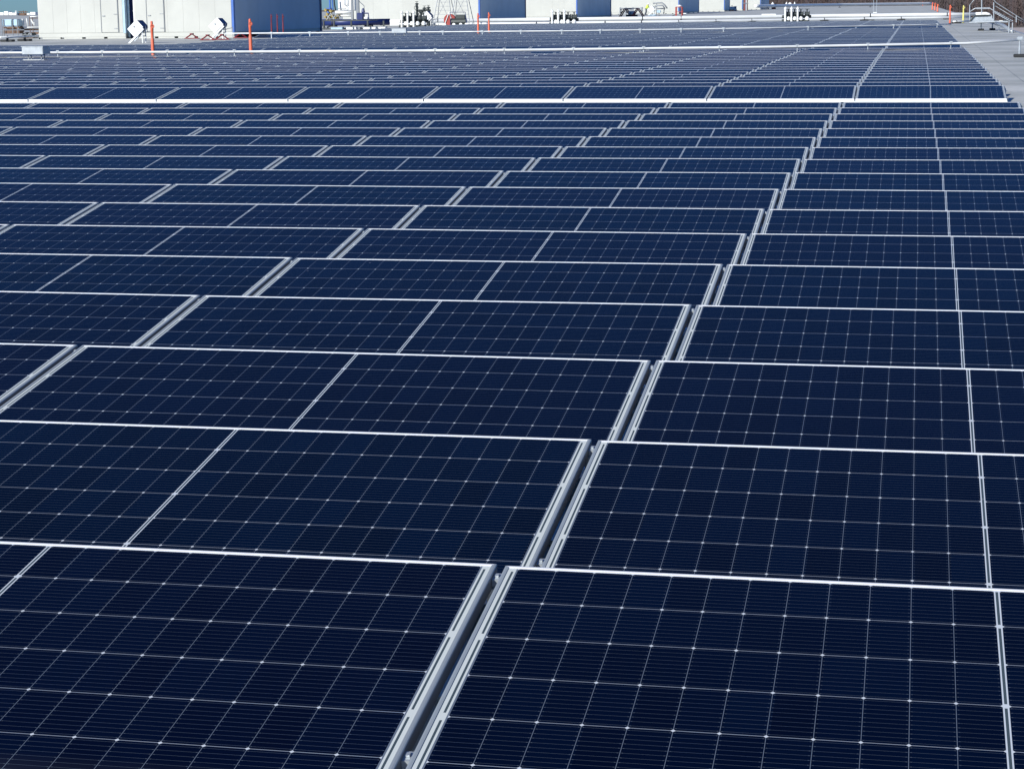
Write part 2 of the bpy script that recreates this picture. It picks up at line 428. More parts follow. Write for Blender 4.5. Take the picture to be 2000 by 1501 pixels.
for i, (a, k, c, x0, Y, z) in enumerate(rest):
    off = Vector((x0+PW/2, Y-PL/2*ct, z-HH))
    jx, jy = random.uniform(-.003, .003), random.uniform(-.002, .002)
    def TT(u, s_, h): 
        q = T(u, s_, h); return Vector((q.x, q.y, q.z+q.y*jx+q.x*jy))+off
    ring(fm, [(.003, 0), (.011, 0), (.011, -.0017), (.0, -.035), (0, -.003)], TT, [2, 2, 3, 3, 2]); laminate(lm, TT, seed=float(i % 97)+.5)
nf = len(fm.f); o0 = len(fm.v)
fm.v += lm.v; uvs = {i+nf: q for i, q in lm.uv.items()}
fm.f += [tuple(j+o0 for j in f) for f in lm.f]; fm.mi += [1]*len(lm.f); fm.uv = uvs; fm.at = [0.]*nf+lm.at
tag(fm.build('distant_solar_panels', [M['alu'], M['cells'], M['aluside'], M['aluwall']]), 'grey-blue mass of far solar panel rows beyond the second array', 'solar panels', kind='stuff')

# rail along the low front edge of the second array
yl = Y2-PL*ct; zl = -.0134-PL*st
g = MB(); g.box(-34, 2.32, yl-.045, yl-.006, zl-.050, zl-.034)
o = g.build('rail', M['pipe']); tag(o, 'long white rail along the low front edge of the second array', 'rail')

# ------------------------------------------------------------------ pipes across the roof
def polypipe(pts, step=2.0):
    out = []
    for a, b in zip(pts[:-1], pts[1:]):
        a, b = Vector(a), Vector(b); n = max(1, int((b-a).length/step))
        out += [a+(b-a)*i/n for i in range(n)]
    return out+[Vector(pts[-1])]
def at_px(pts, x):                                    # point of the pipe that is seen at column x of the photo
    best = min(range(len(pts)-1), key=lambda i: min(abs(px(pts[i])[0]-x), abs(px(pts[i+1])[0]-x)))
    c = []
    for i in range(len(pts)-1):
        a, b = px(pts[i])[0], px(pts[i+1])[0]
        if (a-x)*(b-x) <= 0 and a != b: return pts[i]+(pts[i+1]-pts[i])*((x-a)/(b-a))
    return pts[best]

# near white gas pipe
pp = [on_y(-260, 104, 50.), on_y(0, 103.3, 50.), on_y(500, 101, 50.2), on_y(1000, 98, 50.8), on_y(1500, 92, 52.), on_y(1887, 84.8, 53.2), on_y(1992, 78, 53.8)]
pts = polypipe(pp)
root = empty('gas_pipe', (pts[0].x, pts[0].y, ROOF), 'near thin white gas pipe crossing above the panel rows on clamps', 'pipe')
org = Vector(root.location)
g = MB(); g.path([p-org for p in pts], .036, 12); g.build('pipe', M['pipe'], root, True)
for x in (113, 200, 327, 458, 585, 715, 850, 985, 1120, 1257, 1405, 1557, 1695, 1857):
    p = at_px(pts, x)-org; c = MB()
    c.tube((p.x-.02, p.y, p.z), (p.x+.02, p.y, p.z), .042, n=12)
    c.box(p.x-.04, p.x+.05, p.y-.03, p.y+.03, p.z+.040, p.z+.062)
    c.box(p.x-.010, p.x+.010, p.y-.012, p.y+.012, .002, p.z-.03)
    c.build('pipe_clamp', M['galv'], root)
e = pts[-1]-org; c = MB()
c.tube((e.x, e.y, e.z+.05), (e.x, e.y, .06), .03); c.bbox(e.x-.09, e.x+.09, e.y-.07, e.y+.07, e.z-.02, e.z+.09, .02)
c.build('end_post', M['galv'], root)
c = MB(); c.bbox(e.x-.16, e.x+.16, e.y-.12, e.y+.12, .004, .095, .015); c.build('rubber_foot', M['black'], root)

# second thin pipe
pp = [on_z(440, 65.6, .10), on_z(1100, 60.6, .11), on_z(1500, 55.0, .12), on_z(1858, 47.6, .13)]
pts2 = polypipe(pp)
root = empty('gas_pipe', (pts2[0].x, pts2[0].y, ROOF), 'second thin white pipe on small blocks behind the third array', 'pipe')
org = Vector(root.location)
g = MB(); g.path([p-org for p in pts2], .032, 10); g.build('pipe', M['pipe'], root, True)
for x in (530, 605, 680, 742, 820, 865, 942, 1017, 1097, 1172, 1250, 1330, 1413, 1578, 1745, 1830):
    p = at_px(pts2, x)-org; c = MB()
    c.bbox(p.x-.07, p.x+.07, p.y-.05, p.y+.05, p.z-.04, p.z+.055, .012)
    c.box(p.x-.02, p.x+.02, p.y-.02, p.y+.02, .002, p.z)
    c.build('pipe_clamp', M['galv'], root)

# large insulated pipes
def big(name, pix, z, r, label, mt, stands, foot='black', z0=ROOF):
    pts = polypipe([on_z(x, y, z) for x, y in pix], 3.)
    root = empty(name, (pts[0].x, pts[0].y, z0), label, 'pipe'); org = Vector(root.location)
    g = MB(); g.path([p-org for p in pts], r, 14); g.build('pipe', mt, root, True)
    for x in stands:
        p = at_px(pts, x)-org; c = MB()
        c.tube((p.x-.04, p.y, p.z), (p.x+.04, p.y, p.z), r+.02, n=14)
        c.box(p.x-.05, p.x+.05, p.y-.05, p.y+.05, .1, p.z-r*.6)
        c.bbox(p.x-.35, p.x+.35, p.y-.2, p.y+.2, .004, .12, .02)
        c.build('pipe_stand', M[foot], root)
    return root, pts
big('water_pipe', [(762, 42.5), (1000, 39.2), (1300, 35.6), (1600, 31.5), (1905, 28.0)], .13, .155,
    'thick upper white insulated pipe running across the far roof', M['white'], (1075, 1255, 1330, 1700, 1850))
big('water_pipe', [(762, 48.4), (1000, 46.2), (1300, 42.6), (1600, 37.9), (1895, 33.8)], -.10, .10,
    'thinner lower white pipe in front of the thick insulated pipe', M['white'], (1048, 1182, 1253, 1325, 1398, 1468, 1610, 1688, 1760))
big('water_pipe', [(628, 44.6), (690, 44.0), (761, 43.0)], .08, .27,
    'short dark navy length of thick pipe beside the pump skid', M['navy'], (650, 720))  # this length of the pipe is coloured dark navy
big('drain_pipe', [(1860, 42.5), (1875, 42.2), (1893, 41.8)], -.16, .06,
    'short low white pipe beside the yellow post at the roof edge', M['white'], (1868,))
big('far_pipe', [(1476, 12.4), (1640, 9.4), (1745, 8.0), (1822, 7.0)], .55, .40,
    'farthest white pipe along the end of the roof before the woods', M['white'], (1500, 1560, 1640, 1700))
big('skid_pipe', [(0, 73.5), (40, 72.2), (75, 71.0)], -.06, .06,
    'white pipe low on the roof left of the first white enclosure', M['white'], (14, 48))

# pull boxes on the two thin pipes
def pull_box(x0, x1, x2, y0, y1, Y, label):
    a, b = on_y(x0, y0, Y), on_y(x1, y1, Y); wd = b.x-a.x; z0, z1 = b.z-ROOF, a.z-ROOF
    c = on_y(x2, y0, Y).x-b.x
    dep = max(.25, c*1.6)
    root = empty('junction_box', ((a.x+b.x)/2, Y, ROOF), label, 'junction box')
    g = MB(); g.bbox(-wd/2, wd/2, 0, dep, z0, z1-.02, .01); g.build('box_body', M['galv'], root)
    g = MB(); g.box(-wd/2-.012, wd/2+.012, -.012, dep+.012, z1-.018, z1); g.build('lid', M['galv'], root)
    for sx in (-1, 1):
        for yy in (dep*.3, dep*.7):
            g = MB(); g.box(sx*(wd/2-.12)-.01, sx*(wd/2-.12)+.01, yy-.01, yy+.01, .002, z0); g.build('leg', M['steel'], root)
pull_box(42, 84, 103, 90.5, 106.5, 47.8, 'grey metal junction box over the near gas pipe at left')
q = at_px(pts2, 790); pull_box(765, 793, 799, 55.5, 64.5, q.y-1.2, 'small grey junction box on the second thin pipe')

# ------------------------------------------------------------------ white plant enclosures with blue-grey sides
def plant(X0, X1, Y0, Y1, label, doors=(), h=4.6, seams=7, trim='royal'):
    root = empty('plant_enclosure', ((X0+X1)/2, (Y0+Y1)/2, ROOF), label, 'plant enclosure', 'white plant enclosures in a line along the roof')
    ox, oy = (X0+X1)/2, (Y0+Y1)/2; x0, x1, y0, y1 = X0-ox, X1-ox, Y0-oy, Y1-oy
    g = MB(); n = seams; wd = (x1-x0-.24)/n
    for i in range(n): g.box(x0+.12+i*wd+.003, x0+.12+(i+1)*wd-.003, y0, y0+.08, .34, h-.1)
    g.box(x0+.1, x1-.1, y0+.014, y0+.09, .33, h-.11); g.build('front_wall', M['wallw'], root)
    g = MB(); n2 = max(3, int((y1-y0)/4)); wd = (y1-y0-.5)/n2
    for i in range(n2): g.box(x1-.08, x1, y0+.25+i*wd+.01, y0+.25+(i+1)*wd-.01, .34, h-.1)
    g.box(x1-.09, x1-.02, y0+.1, y1-.1, .33, h-.11); g.build('side_wall', M['wallb'], root)
    g = MB(); g.box(x1-.1, x1+.03, y0-.01, y0+.24, .30, h); g.build('corner_trim', M[trim], root)
    g = MB(); g.box(x1-.1, x1+.05, y1-.26, y1, .12, h); g.build('corner_trim', M['navy'], root)
    g = MB(); g.box(x0, x0+.1, y0+.1, y1, .33, h-.1); g.box(x0+.1, x1-.1, y1-.09, y1-.01, .33, h-.1); g.build('rear_wall', M['wallw'], root)
    g = MB(); g.box(x0-.03, x1+.05, y0-.03, y1+.03, h, h+.12); g.build('roof_cap', M['white'], root)
    g = MB(); g.box(x0, x1, y0+.03, y0+.16, .10, .325); g.box(x0, x1, y1-.2, y1-.05, .14, .325)
    g.box(x1-.2, x1-.02, y0+.17, y1-.21, .14, .325)
    k = max(3, int((x1-x0)/1.1))
    for i in range(k+1):
        q = x0+(x1-x0)*i/k; g.box(max(x0, q-(x1-x0)/k+.22), q, y0+.05, y0+.24, .003, .098)
    for i in range(5):
        q = y0+.4+(y1-y0-.8)*i/4; g.box(x1-.2, x1-.04, q-.12, q+.12, .003, .14)
    g.build('skid_base', M['wallw'], root)
    for (a, b) in doors:
        a -= ox; b -= ox
        d = MB(); d.box(a, b, y0-.035, y0-.004, .36, 2.55); dd = d.build('door', M['wallw'], root)
        f = MB(); f.box(a-.05, a-.012, y0-.045, y0-.003, .36, 2.6); f.box(b+.012, b+.05, y0-.045, y0-.003, .36, 2.6)
        f.box(a-.012, b+.012, y0-.045, y0-.003, 2.56, 2.6); f.build('door_frame', M['grey'], dd)
        hd = MB()
        for z in (.55, 1.35, 2.2): hd.box(b-.22, b-.01, y0-.06, y0-.036, z, z+.03)
        hd.build('hinge', M['steel'], dd)
        hd = MB(); hd.box(a+.05, a+.22, y0-.075, y0-.036, 1.25, 1.3); hd.build('handle', M['steel'], dd)
    return root
YF = 101.6
xa, xb, xc, xd = (on_y(v, 70, YF).x for v in (75, 245, 263, 457))
dA = [(on_y(200, 60, YF).x, on_y(231, 60, YF).x)]; dB = [(on_y(289, 60, YF).x, on_y(321, 60, YF).x)]
plant(xa, xb, YF, 118.4, 'nearest white plant enclosure at far left, left of the dark pipe gap', dA, seams=6, trim='cyan')
plant(xc, xd, YF, 118.4, 'white plant enclosure with a long blue-grey side behind two orange posts', dB, seams=6)
ER = -36.7
plant(ER-12.5, ER, 165.5, 186.4, 'white plant enclosure behind the ladders and black valves', (), seams=9)
plant(ER-11, ER, 216.4, 241.6, 'white plant enclosure behind the three middle white valve posts', (), seams=8)
plant(ER-11, ER, 314., 344., 'white plant enclosure behind the worker in yellow', (), seams=8)
plant(ER-11, ER, 391., 402.5, 'white plant enclosure behind the hanging blue tarp', (), seams=6)
plant(ER-11, ER, 432.6, 446., 'second farthest white plant enclosure, beyond the blue tarp', (), seams=6)
plant(ER-11, ER, 483.4, 512.5, 'farthest white plant enclosure, last before the woods', (), seams=6)

# riser pipes in the gap between the two nearest enclosures
yy = YF+.4; xm = (xb+xc)/2
root = empty('riser_pipes', (xm, yy, ROOF), 'pale and white vertical riser pipes in the gap between two enclosures', 'pipes')
for dxx, r, mt in ((-.20, .07, 'cyan'), (.16, .06, 'white')):
    g = MB(); g.path([(dxx, 0, z) for z in (.05, 1.5, 3., 4.8)], r, 10)
    for z in (.6, 1.5, 2.4): g.tube((dxx, 0, z), (dxx, 0, z+.06), r+.02)
    g.build('riser', M[mt], root, True)
g = MB(); g.box(-.27, .27, .30, .36, .02, 4.5); g.build('gap_shade_sheet', M['navy'], root)  # dark sheet standing in for the shade inside the gap

# ------------------------------------------------------------------ small equipment on the roof
def tilt_box(loc, s, label, rz=0.):                   # white box on a slanted strut frame
    root = empty('disconnect_box', loc, label, 'disconnect box', 'white boxes on slanted strut frames', rz)
    A = Matrix.Translation((0, 0, .74*s)) @ Matrix.Rotation(R(-42), 4, 'Y')
    g = MB(); g.bbox(-.34*s, .34*s, -.14*s, .62*s, -.25*s, .25*s, .05*s, M_=A); g.build('box_body', M['navy'], root, False)  # shaded sides of the white box, put into a navy body colour
    g = MB(); g.bbox(-.345*s, .345*s, -.19*s, -.142*s, -.255*s, .255*s, .015*s, M_=A)
    d = g.build('front_cover', M['white'], root)
    g = MB(); g.box(-.02*s, .06*s, -.20*s, -.191*s, .03*s, .12*s, M_=A); g.build('label_plate', M['grey'], d)
    g = MB()
    g.box(-.80*s, .32*s, -.26*s, -.20*s, -.37*s, -.29*s, M_=A); g.build('slanted_strut', M['white'], root)
    g = MB(); g.box(-.62*s, .32*s, .24*s, .29*s, -.34*s, -.29*s, M_=A); g.build('slanted_strut', M['galv'], root)
    for yq in (-.16*s, .26*s):
        g = MB(); g.tube((.36*s, yq, .006), (.36*s, yq, .84*s), .034*s, n=6); g.build('leg', M['white'], root)
    g = MB(); g.tube((.36*s, -.16*s, .35*s), (.36*s, .26*s, .35*s), .02*s, n=6)
    g.tube((.36*s, .0, .5*s), (.85*s, .05*s, .62*s), .02*s, n=6); g.tube((.85*s, .05*s, .62*s), (.85*s, .05*s, .006), .02*s, n=6)
    g.build('cross_strut', M['steel'], root)
    return root
for x, y, s, lab in ((268, 84.5, .98, 'nearest tilted white box on struts beside the pipe gap'),
                     (425, 77.5, 1.0, 'tilted white box on struts near the corner of the white wall'),
                     (833, 54.5, 1.1, 'tilted white box standing among the black valves and ladders'),
                     (1180, 34.5, 1.1, 'small tilted white box before a blue-grey enclosure side'),
                     (1272, 30, 1.2, 'white tilted box at the right hand of the worker')):
    p = on_z(x, y); tilt_box((p.x, p.y, ROOF), s, lab)

def post(x, y, hpx, mt, label, r=.052, name='safety_post', among=False):
    p = on_z(x, y, 0. if among else ROOF); h = hpx*mpp(p)
    if among:                                       # stands between panel rows: the lowest part is hidden
        h -= ROOF
        cl = min((abs(q[2]-1.25-p.y), q[2]-1.25) for q in rows)
        if cl[0] < .7:
            t_ = (cl[1]-CAM.y)/(p.y-CAM.y); p.x = CAM.x+(p.x-CAM.x)*t_; p.y = cl[1]
    root = empty(name, (p.x, p.y, ROOF), label, 'safety post', 'plastic safety posts standing on the roof')
    g = MB(); g.lathe((0, 0, 0), [(r*1.15, .03), (r, .08), (r*.98, h*.58), (r*.80, h*.60), (r*.78, h*.78), (r*.9, h*.80), (r*.9, h*.84), (r*.72, h*.86), (r*.70, h*.97), (r*.55, h)], 14)
    g.build('post_body', M[mt], root, True)
    g = MB(); g.lathe((0, 0, 0), [(r*1.7, .003), (r*1.7, .02), (r*1.2, .03)], 14); g.build('base_plate', M['black'], root)
    g = MB(); g.wheel((r*.6, -r*.9, h*.88), r*1.0, 'Y', t=.014)
    g.build('top_loop', M[mt], root)
    return root
post(299, 107, 64, 'orange', 'nearest orange safety post, left of the other orange post', among=True)
post(490, 99.5, 61.5, 'orange', 'orange safety post in front of the first blue-grey enclosure side', .055, among=True)
post(934, 64, 37, 'orange', 'orange safety post left of a pair, by the thin pipe', among=True)
post(955, 62, 37, 'orange', 'orange safety post in front of a blue enclosure side', among=True)
post(1855, 46.5, 36, 'orange', 'orange-red safety post at the roof edge beside the yellow one', .062)
post(1881, 45.5, 34, 'yellow', 'yellow safety post near the crossover stairs', .062)
for x, nm in ((531, 'left'), (542.5, 'middle'), (553.5, 'right')):
    post(x, 73.5, 45, 'darkred', f'{nm} one of three dark red posts before the blue-grey side', .040)
for x, y in ((1821, 20, ), (1826, 21), (1831, 23.5), (1802, 12)):
    post(x, y, 15 if x != 1802 else 8, 'orange', {1821: 'far orange post leftmost of a tight cluster', 1826: 'far orange post in the centre of a tight cluster',
         1831: 'far orange post rightmost of a tight cluster', 1802: 'tiny far orange post at the end of the far pipe'}[x], .12)

def low_bracket(x, y, label):
    p = on_z(x, y); root = empty('pipe_bracket', (p.x, p.y, ROOF), label, 'pipe bracket', 'low dark red pipe brackets by the white wall')
    g = MB(); g.tube((-.35, 0, .04), (0, 0, .26), .035, n=6); g.tube((.35, 0, .04), (0, 0, .26), .035, n=6)
    g.box(-.42, .42, -.08, .08, .004, .05); g.box(-.08, .08, -.1, .1, .24, .30); g.build('bracket_frame', M['darkred'], root)
for x, y, l in ((375, 76, 'leftmost low red bracket under the white wall'), (406, 79, 'low red bracket left of the second tilted box'),
                (434, 78, 'low red bracket under the second tilted box'), (470, 75, 'low red bracket at the blue trimmed wall corner')):
    low_bracket(x, y, l)

def valve_station(x, y, hpx, label, n=3, dxp=12.):
    p = on_z(x, y); k = mpp(p); h = hpx*k; d = dxp*k
    root = empty('valve_station', (p.x, p.y, ROOF), label, 'valve station', 'valve stations with white posts on the big pipes')
    for i in range(n):
        g = MB(); g.tube((i*d, -.35, .006), (i*d, -.35, h*.93), .075, n=8); g.lathe((i*d, -.35, h*.93), [(.13, 0), (.08, .12), (.01, .22)], 8)
        g.build('post', M['white'], root)
    for i in range(n+1):
        q = i*d+.22; v = MB(); z0 = h*.62
        v.tube((q-.16, .1, z0), (q+.20, .1, z0), .15, n=12); v.tube((q-.18, .1, z0), (q-.14, .1, z0), .21, n=12); v.tube((q+.18, .1, z0), (q+.22, .1, z0), .21, n=12)
        v.tube((q, .1, z0), (q, .1, h*.92), .05, n=8); v.wheel((q, .1, h*.93), .19, 'Z', t=.02)
        v.tube((q, .1, .15), (q, .1, z0), .12, n=10)
        v.build('valve', M['dark'], root)
    v = MB(); v.tube((-.3, .1, .16), ((n+.8)*d, .1, .16), .13, n=10); v.tube((-.3, .35, h*.42), ((n+1.1)*d, .35, h*.42), .12, n=10)
    v.build('header_pipe', M['dark'], root)
    v = MB()
    for i in range(n+1): v.lathe((i*d+.25, -.1, h*.28), [(.02, -.16), (.15, -.1), (.17, .05), (.1, .16), (.01, .18)], 10)
    v.build('float_cover', M['white'], root)
valve_station(787, 55.5, 31, 'valve station with white posts left of the black vertical valves')
valve_station(1080, 51.5, 29, 'middle valve station with star-shaped valve wheels and white posts', dxp=12)
valve_station(1534, 45, 28, 'right valve station with three white posts before the woods', dxp=12)

# black manifold of vertical valves
p = on_z(815, 53); root = empty('valve_manifold', (p.x, p.y, ROOF), 'black vertical manifold of valves left of the ladders', 'valve manifold')
for i, (dx, h) in enumerate(((0, 1.9), (.35, 1.25), (.62, 1.55), (.95, 1.6))):
    g = MB(); g.tube((dx, 0, .01), (dx, 0, h), .09, n=10)
    for z in (.4, .9, h-.12): g.tube((dx, 0, z), (dx, 0, z+.07), .16, n=12)
    g.wheel((dx, -.2, h*.8), .17, 'Y', t=.02); g.tube((dx, 0, h*.8), (dx, -.2, h*.8), .03, n=6)
    g.wheel((dx, 0, h+.1), .12, 'Z', t=.018); g.tube((dx, 0, h), (dx, 0, h+.1), .02, n=6)
    g.build('valve_riser', M['dark'], root)
g = MB(); g.tube((-.1, .1, 1.28), (1.1, .1, 1.28), .10, n=10); g.tube((-.2, .1, .3), (1.2, .1, .3), .13, n=10); g.build('header_pipe', M['dark'], root)
g = MB(); g.bbox(.55, .9, -.16, .1, 1.02, 1.2, .02); g.build('gauge_box', M['white'], root)

# platform step ladders
def ladder(x, y, label, w=1.35, h=2.9):
    p = on_z(x, y); root = empty('platform_ladder', (p.x, p.y, ROOF), label, 'ladder', 'aluminium platform ladders')
    for sx in (-1, 1):
        g = MB(); g.tube((sx*w*.62, -.7, .01), (sx*w*.26, -.1, h), .035, n=6); g.tube((sx*w*.62, .9, .01), (sx*w*.26, .3, h), .035, n=6)
        g.build('side_rail', M['steel'], root)
    g = MB()
    for i in range(1, 9):
        t = i/9; hw = w*(.62-.36*t); y_ = -.7+.6*t; g.box(-hw, hw, y_-.06, y_+.06, h*t-.015, h*t+.015)
    g.build('treads', M['steel'], root)
    g = MB(); g.box(-w*.27, w*.27, -.12, .32, h, h+.04); g.build('platform', M['steel'], root)
    g = MB(); g.tube((-w*.6, -.72, .06), (w*.3, -.15, h*.82), .02, n=6); g.tube((w*.6, -.72, .06), (-w*.3, -.15, h*.82), .02, n=6); g.build('brace', M['steel'], root)
ladder(868, 52.5, 'grey platform ladder, left of the pair, before the white wall')
ladder(902, 52.5, 'grey platform ladder, right of the pair, behind the red reel')

# red hose reel and dark motor unit
p = on_z(886, 52.8); root = empty('hose_reel', (p.x, p.y-1.2, ROOF), 'dark red hose reel on a pale frame below the ladders', 'hose reel')
g = MB(); g.tube((0, -.14, .55), (0, .14, .55), .40, n=20); g.tube((0, -.2, .55), (0, -.14, .55), .46, n=20); g.tube((0, .14, .55), (0, .2, .55), .46, n=20); g.build('drum', M['red'], root)
for s_ in (-1, 1):
    g = MB(); g.tube((-.45, s_*.25, .01), (0, s_*.25, 1.15), .035, n=6); g.tube((.35, s_*.25, .01), (0, s_*.25, 1.15), .035, n=6); g.build('stand_leg', M['white'], root)
g = MB(); g.bbox(-.55, -.25, -.35, .35, .005, .28, .03); g.build('weight', M['white'], root)
p = on_z(905, 53); root = empty('compressor', (p.x, p.y-1.6, ROOF), 'dark compressor with a steel hoop beside the red reel', 'compressor')
g = MB(); g.tube((-.6, 0, .42), (.6, 0, .42), .26, n=16); g.bbox(-.2, .55, -.22, .22, .62, .95, .04); g.build('tank', M['dark'], root)
g = MB(); g.path([(-.6, -.3, .1), (-.6, -.3, 1.15), (.6, -.3, 1.15), (.75, -.3, .1)], .03, 6); g.build('hoop_handle', M['navy'], root)
g = MB(); g.box(-.85, 1.7, -.35, .35, .005, .10); g.build('base_tray', M['dark'], root)
g = MB()
for xx in (-.3, .25, .7): g.tube((xx, -.42, .2), (xx, -.36, .2), .13, n=14)
g.build('end_caps', M['white'], root)

# pump skid at the corner of the first enclosure
p = on_z(690, 57.5); k = mpp(p)
root = empty('pump_skid', (p.x, p.y, ROOF), 'cluttered pump skid with white tank, valves and dark frame', 'pump skid')
def Lx(x): return (x-690)*k
def Lz(y): return (57.5-y)*k
g = MB(); g.tube((Lx(655), 0, Lz(24.5)), (Lx(688), 0, Lz(24.5)), 3*k, n=16); g.tube((Lx(662), .2, Lz(31)), (Lx(688), .2, Lz(31)), 2.2*k, n=14)
g.build('tank', M['white'], root, True)
g = MB(); g.bbox(Lx(653), Lx(687), .9, 1.8, Lz(22), Lz(-8), .04); g.build('control_cabinet', M['white'], root)
g = MB(); g.path([(Lx(667), .8, Lz(0)), (Lx(667), .8, Lz(10)), (Lx(671), .8, Lz(12)), (Lx(674), .8, Lz(10)), (Lx(674), .8, Lz(0))], .6*k, 6)
g.path([(Lx(655), .7, Lz(18)), (Lx(671), .7, Lz(18)), (Lx(671), .7, Lz(12))], .7*k, 6); g.build('small_pipework', M['steel'], root)
for x0_, x1_ in ((687, 691), (697, 703)):
    g = MB(); g.box(Lx(x0_), Lx(x1_), -.1, .1, Lz(40), Lz(-4)); g.build('upright', M['grey'], root)
g = MB(); g.tube((Lx(699), 0, Lz(0)), (Lx(713), 0, Lz(13)), .8*k, n=6); g.tube((Lx(713), 0, Lz(13)), (Lx(713), 0, Lz(26)), .8*k, n=6); g.build('bracket_arm', M['grey'], root)
g = MB(); g.bbox(Lx(700), Lx(712), -.3, .3, Lz(40), Lz(26), .03); g.tube((Lx(710), -.1, Lz(27)), (Lx(722), -.1, Lz(27)), 1.2*k, n=8); g.tube((Lx(722), -.1, Lz(27)), (Lx(723), -.1, Lz(39)), .9*k, n=8)
g.lathe((Lx(711), 0, Lz(27)), [(.1, 0), (.14, .1), (.1, .3), (.02, .38)], 10); g.build('pump_motor', M['navy'], root)
g = MB(); g.bbox(Lx(713), Lx(721), -.2, .1, Lz(38), Lz(34), .03); g.build('white_tray', M['white'], root)
g = MB()
for i, (x, y, r) in enumerate(((637, 20, 2.2), (640, 28, 2), (647, 22, 2.2), (650, 31, 2), (643, 34, 2), (636, 33, 1.6), (656, 35, 2), (661, 30, 1.7))):
    g.tube((Lx(x)-.05, -.2, Lz(y)), (Lx(x)+.05, .25, Lz(y)), r*k, n=10); g.wheel((Lx(x), -.3, Lz(y)), r*k*1.1, 'Y', t=.018)
    g.tube((Lx(x), 0, Lz(40)), (Lx(x), 0, Lz(y)), .7*k, n=6)
g.build('valves', M['brass'], root)
g = MB()
for a, b in (((640, 38), (648, 26)), ((648, 26), (656, 38)), ((652, 38), (659, 27)), ((659, 27), (672, 38)), ((638, 30), (646, 36))): g.tube((Lx(a[0]), -.35, Lz(a[1])), (Lx(b[0]), -.35, Lz(b[1])), .7*k, n=6)
g.build('strut_frame', M['galv'], root)
g = MB(); g.tube((Lx(640), .5, Lz(20)), (Lx(640), .5, Lz(-4)), 1.8*k, n=10); g.tube((Lx(646), .5, Lz(22)), (Lx(645), .5, Lz(-4)), 1.2*k, n=10); g.bbox(Lx(634), Lx(642), .3, .8, Lz(28), Lz(16), .03); g.build('blue_pump', M['royal'], root)
g = MB(); g.path([(Lx(650), .3, Lz(-4)), (Lx(651), .3, Lz(10)), (Lx(653), .3, Lz(22))], 1.3*k, 8); g.build('black_hose', M['black'], root)
g = MB(); g.box(Lx(631), Lx(726), -.5, 1.9, Lz(41.5), Lz(39.5)); g.box(Lx(631), Lx(762), -.6, -.4, Lz(57), Lz(55))
for x in (634, 655, 690, 723, 755): g.box(Lx(x)-.05, Lx(x)+.05, -.55, -.4, Lz(55), Lz(41.5))
g.build('skid_frame', M['dark'], root)
random.seed(11)
for i, (x0_, x1_, mt) in enumerate(((636, 643, 'grey'), (646, 649, 'white'), (653, 657, 'grey'), (664, 687, 'cyan'), (694, 707, 'white'), (710, 713, 'white'), (717, 721, 'grey'), (727, 740, 'white'), (743, 751, 'white'), (756, 770, 'white'))):
    p2 = on_z((x0_+x1_)/2, 57.2); kk = mpp(p2); wd = (x1_-x0_)*kk; hh = random.uniform(3.5, 5.5)*kk
    rr = empty('fitting_crate', (p2.x, p2.y-2.2, ROOF), 'x', 'crate', 'small crates of fittings under the dark pipe')
    rr['label'] = ['leftmost grey crate of fittings under the dark pipe', 'narrow white crate beside the leftmost grey crate under the dark pipe',
                   'small grey crate left of the long pale blue crate', 'long pale blue crate under the dark pipe',
                   'wide white crate just right of the long pale blue crate', 'tiny white crate right of the wide white crate',
                   'small grey crate in the middle right of the crates under the pipe', 'white crate third from the right end under the pipe',
                   'white crate second from the right end under the pipe', 'rightmost white crate under the end of the dark pipe'][i]
    g = MB(); g.bbox(-wd/2, wd/2, -.25, .25, .01, hh, .02); g.build('crate_body', M[mt], rr)
    g = MB(); g.box(-wd/2-.02, wd/2+.02, -.27, .27, hh+.002, hh+.03); g.build('lid', M['steel'], rr)

# ---- farther things
def sawhorse(x, y, label):
    p = on_z(x, y); k = mpp(p)
    root = empty('sawhorse', (p.x, p.y, ROOF), label, 'sawhorse', 'red sawhorses holding a white drum'); h = 17*k
    g = MB(); g.box(-.12, .12, -.9, .9, h-.1, h); g.build('beam', M['red'], root)
    for a, b in ((-1, -1), (1, -1), (-1, 1), (1, 1)):
        g = MB(); g.tube((a*.75, b*.75, .01), (a*.08, b*.7, h-.08), .075, n=6); g.build('leg', M['red'], root)
sawhorse(1222, 34, 'left red sawhorse under the white drum'); sawhorse(1246, 34, 'right red sawhorse next to the worker')
p = on_z(1234, 34); k = mpp(p)
root = empty('steel_drum', (p.x, p.y, ROOF), 'white drum lying between the two red sawhorses', 'drum')
g = MB(); g.tube((-6*k, 0, 8.5*k), (7*k, 0, 8.5*k), 3.4*k, n=18); g.build('drum_body', M['white'], root, True)
g = MB(); g.tube((-.15, -3.3*k, 8*k), (-.15, -3.7*k, 8*k), 1.1*k, n=12); g.build('bung', M['dark'], root)
g = MB(); g.box(-13*k, 13*k, -.3, .3, 16.2*k, 17.6*k); g.build('top_plank', M['steel'], root)
g = MB(); g.box(-11*k, 11*k, -.3, .3, .5*k, 4.9*k); g.build('cradle', M['dark'], root)
# pipe rack behind
p = on_z(1208, 32); k = mpp(p)
root = empty('pipe_rack', (p.x, p.y+6, ROOF), 'grey rack of white pipes left of the red sawhorses', 'pipe rack')
g = MB()
for z in (7, 12): g.tube((-10*k, 0, z*k), (14*k, 0, z*k), 2*k, n=12)
g.build('stored_pipe', M['white'], root, True)
g = MB()
for z in (4, 9.5, 15): g.box(-10*k, 36*k, -.4, .4, z*k-.06, z*k+.06)
for x in (-9, 2, 16, 34): g.box(x*k-.06, x*k+.06, -.42, .42, .01, 16.5*k)
g.build('rack_frame', M['steel'], root)
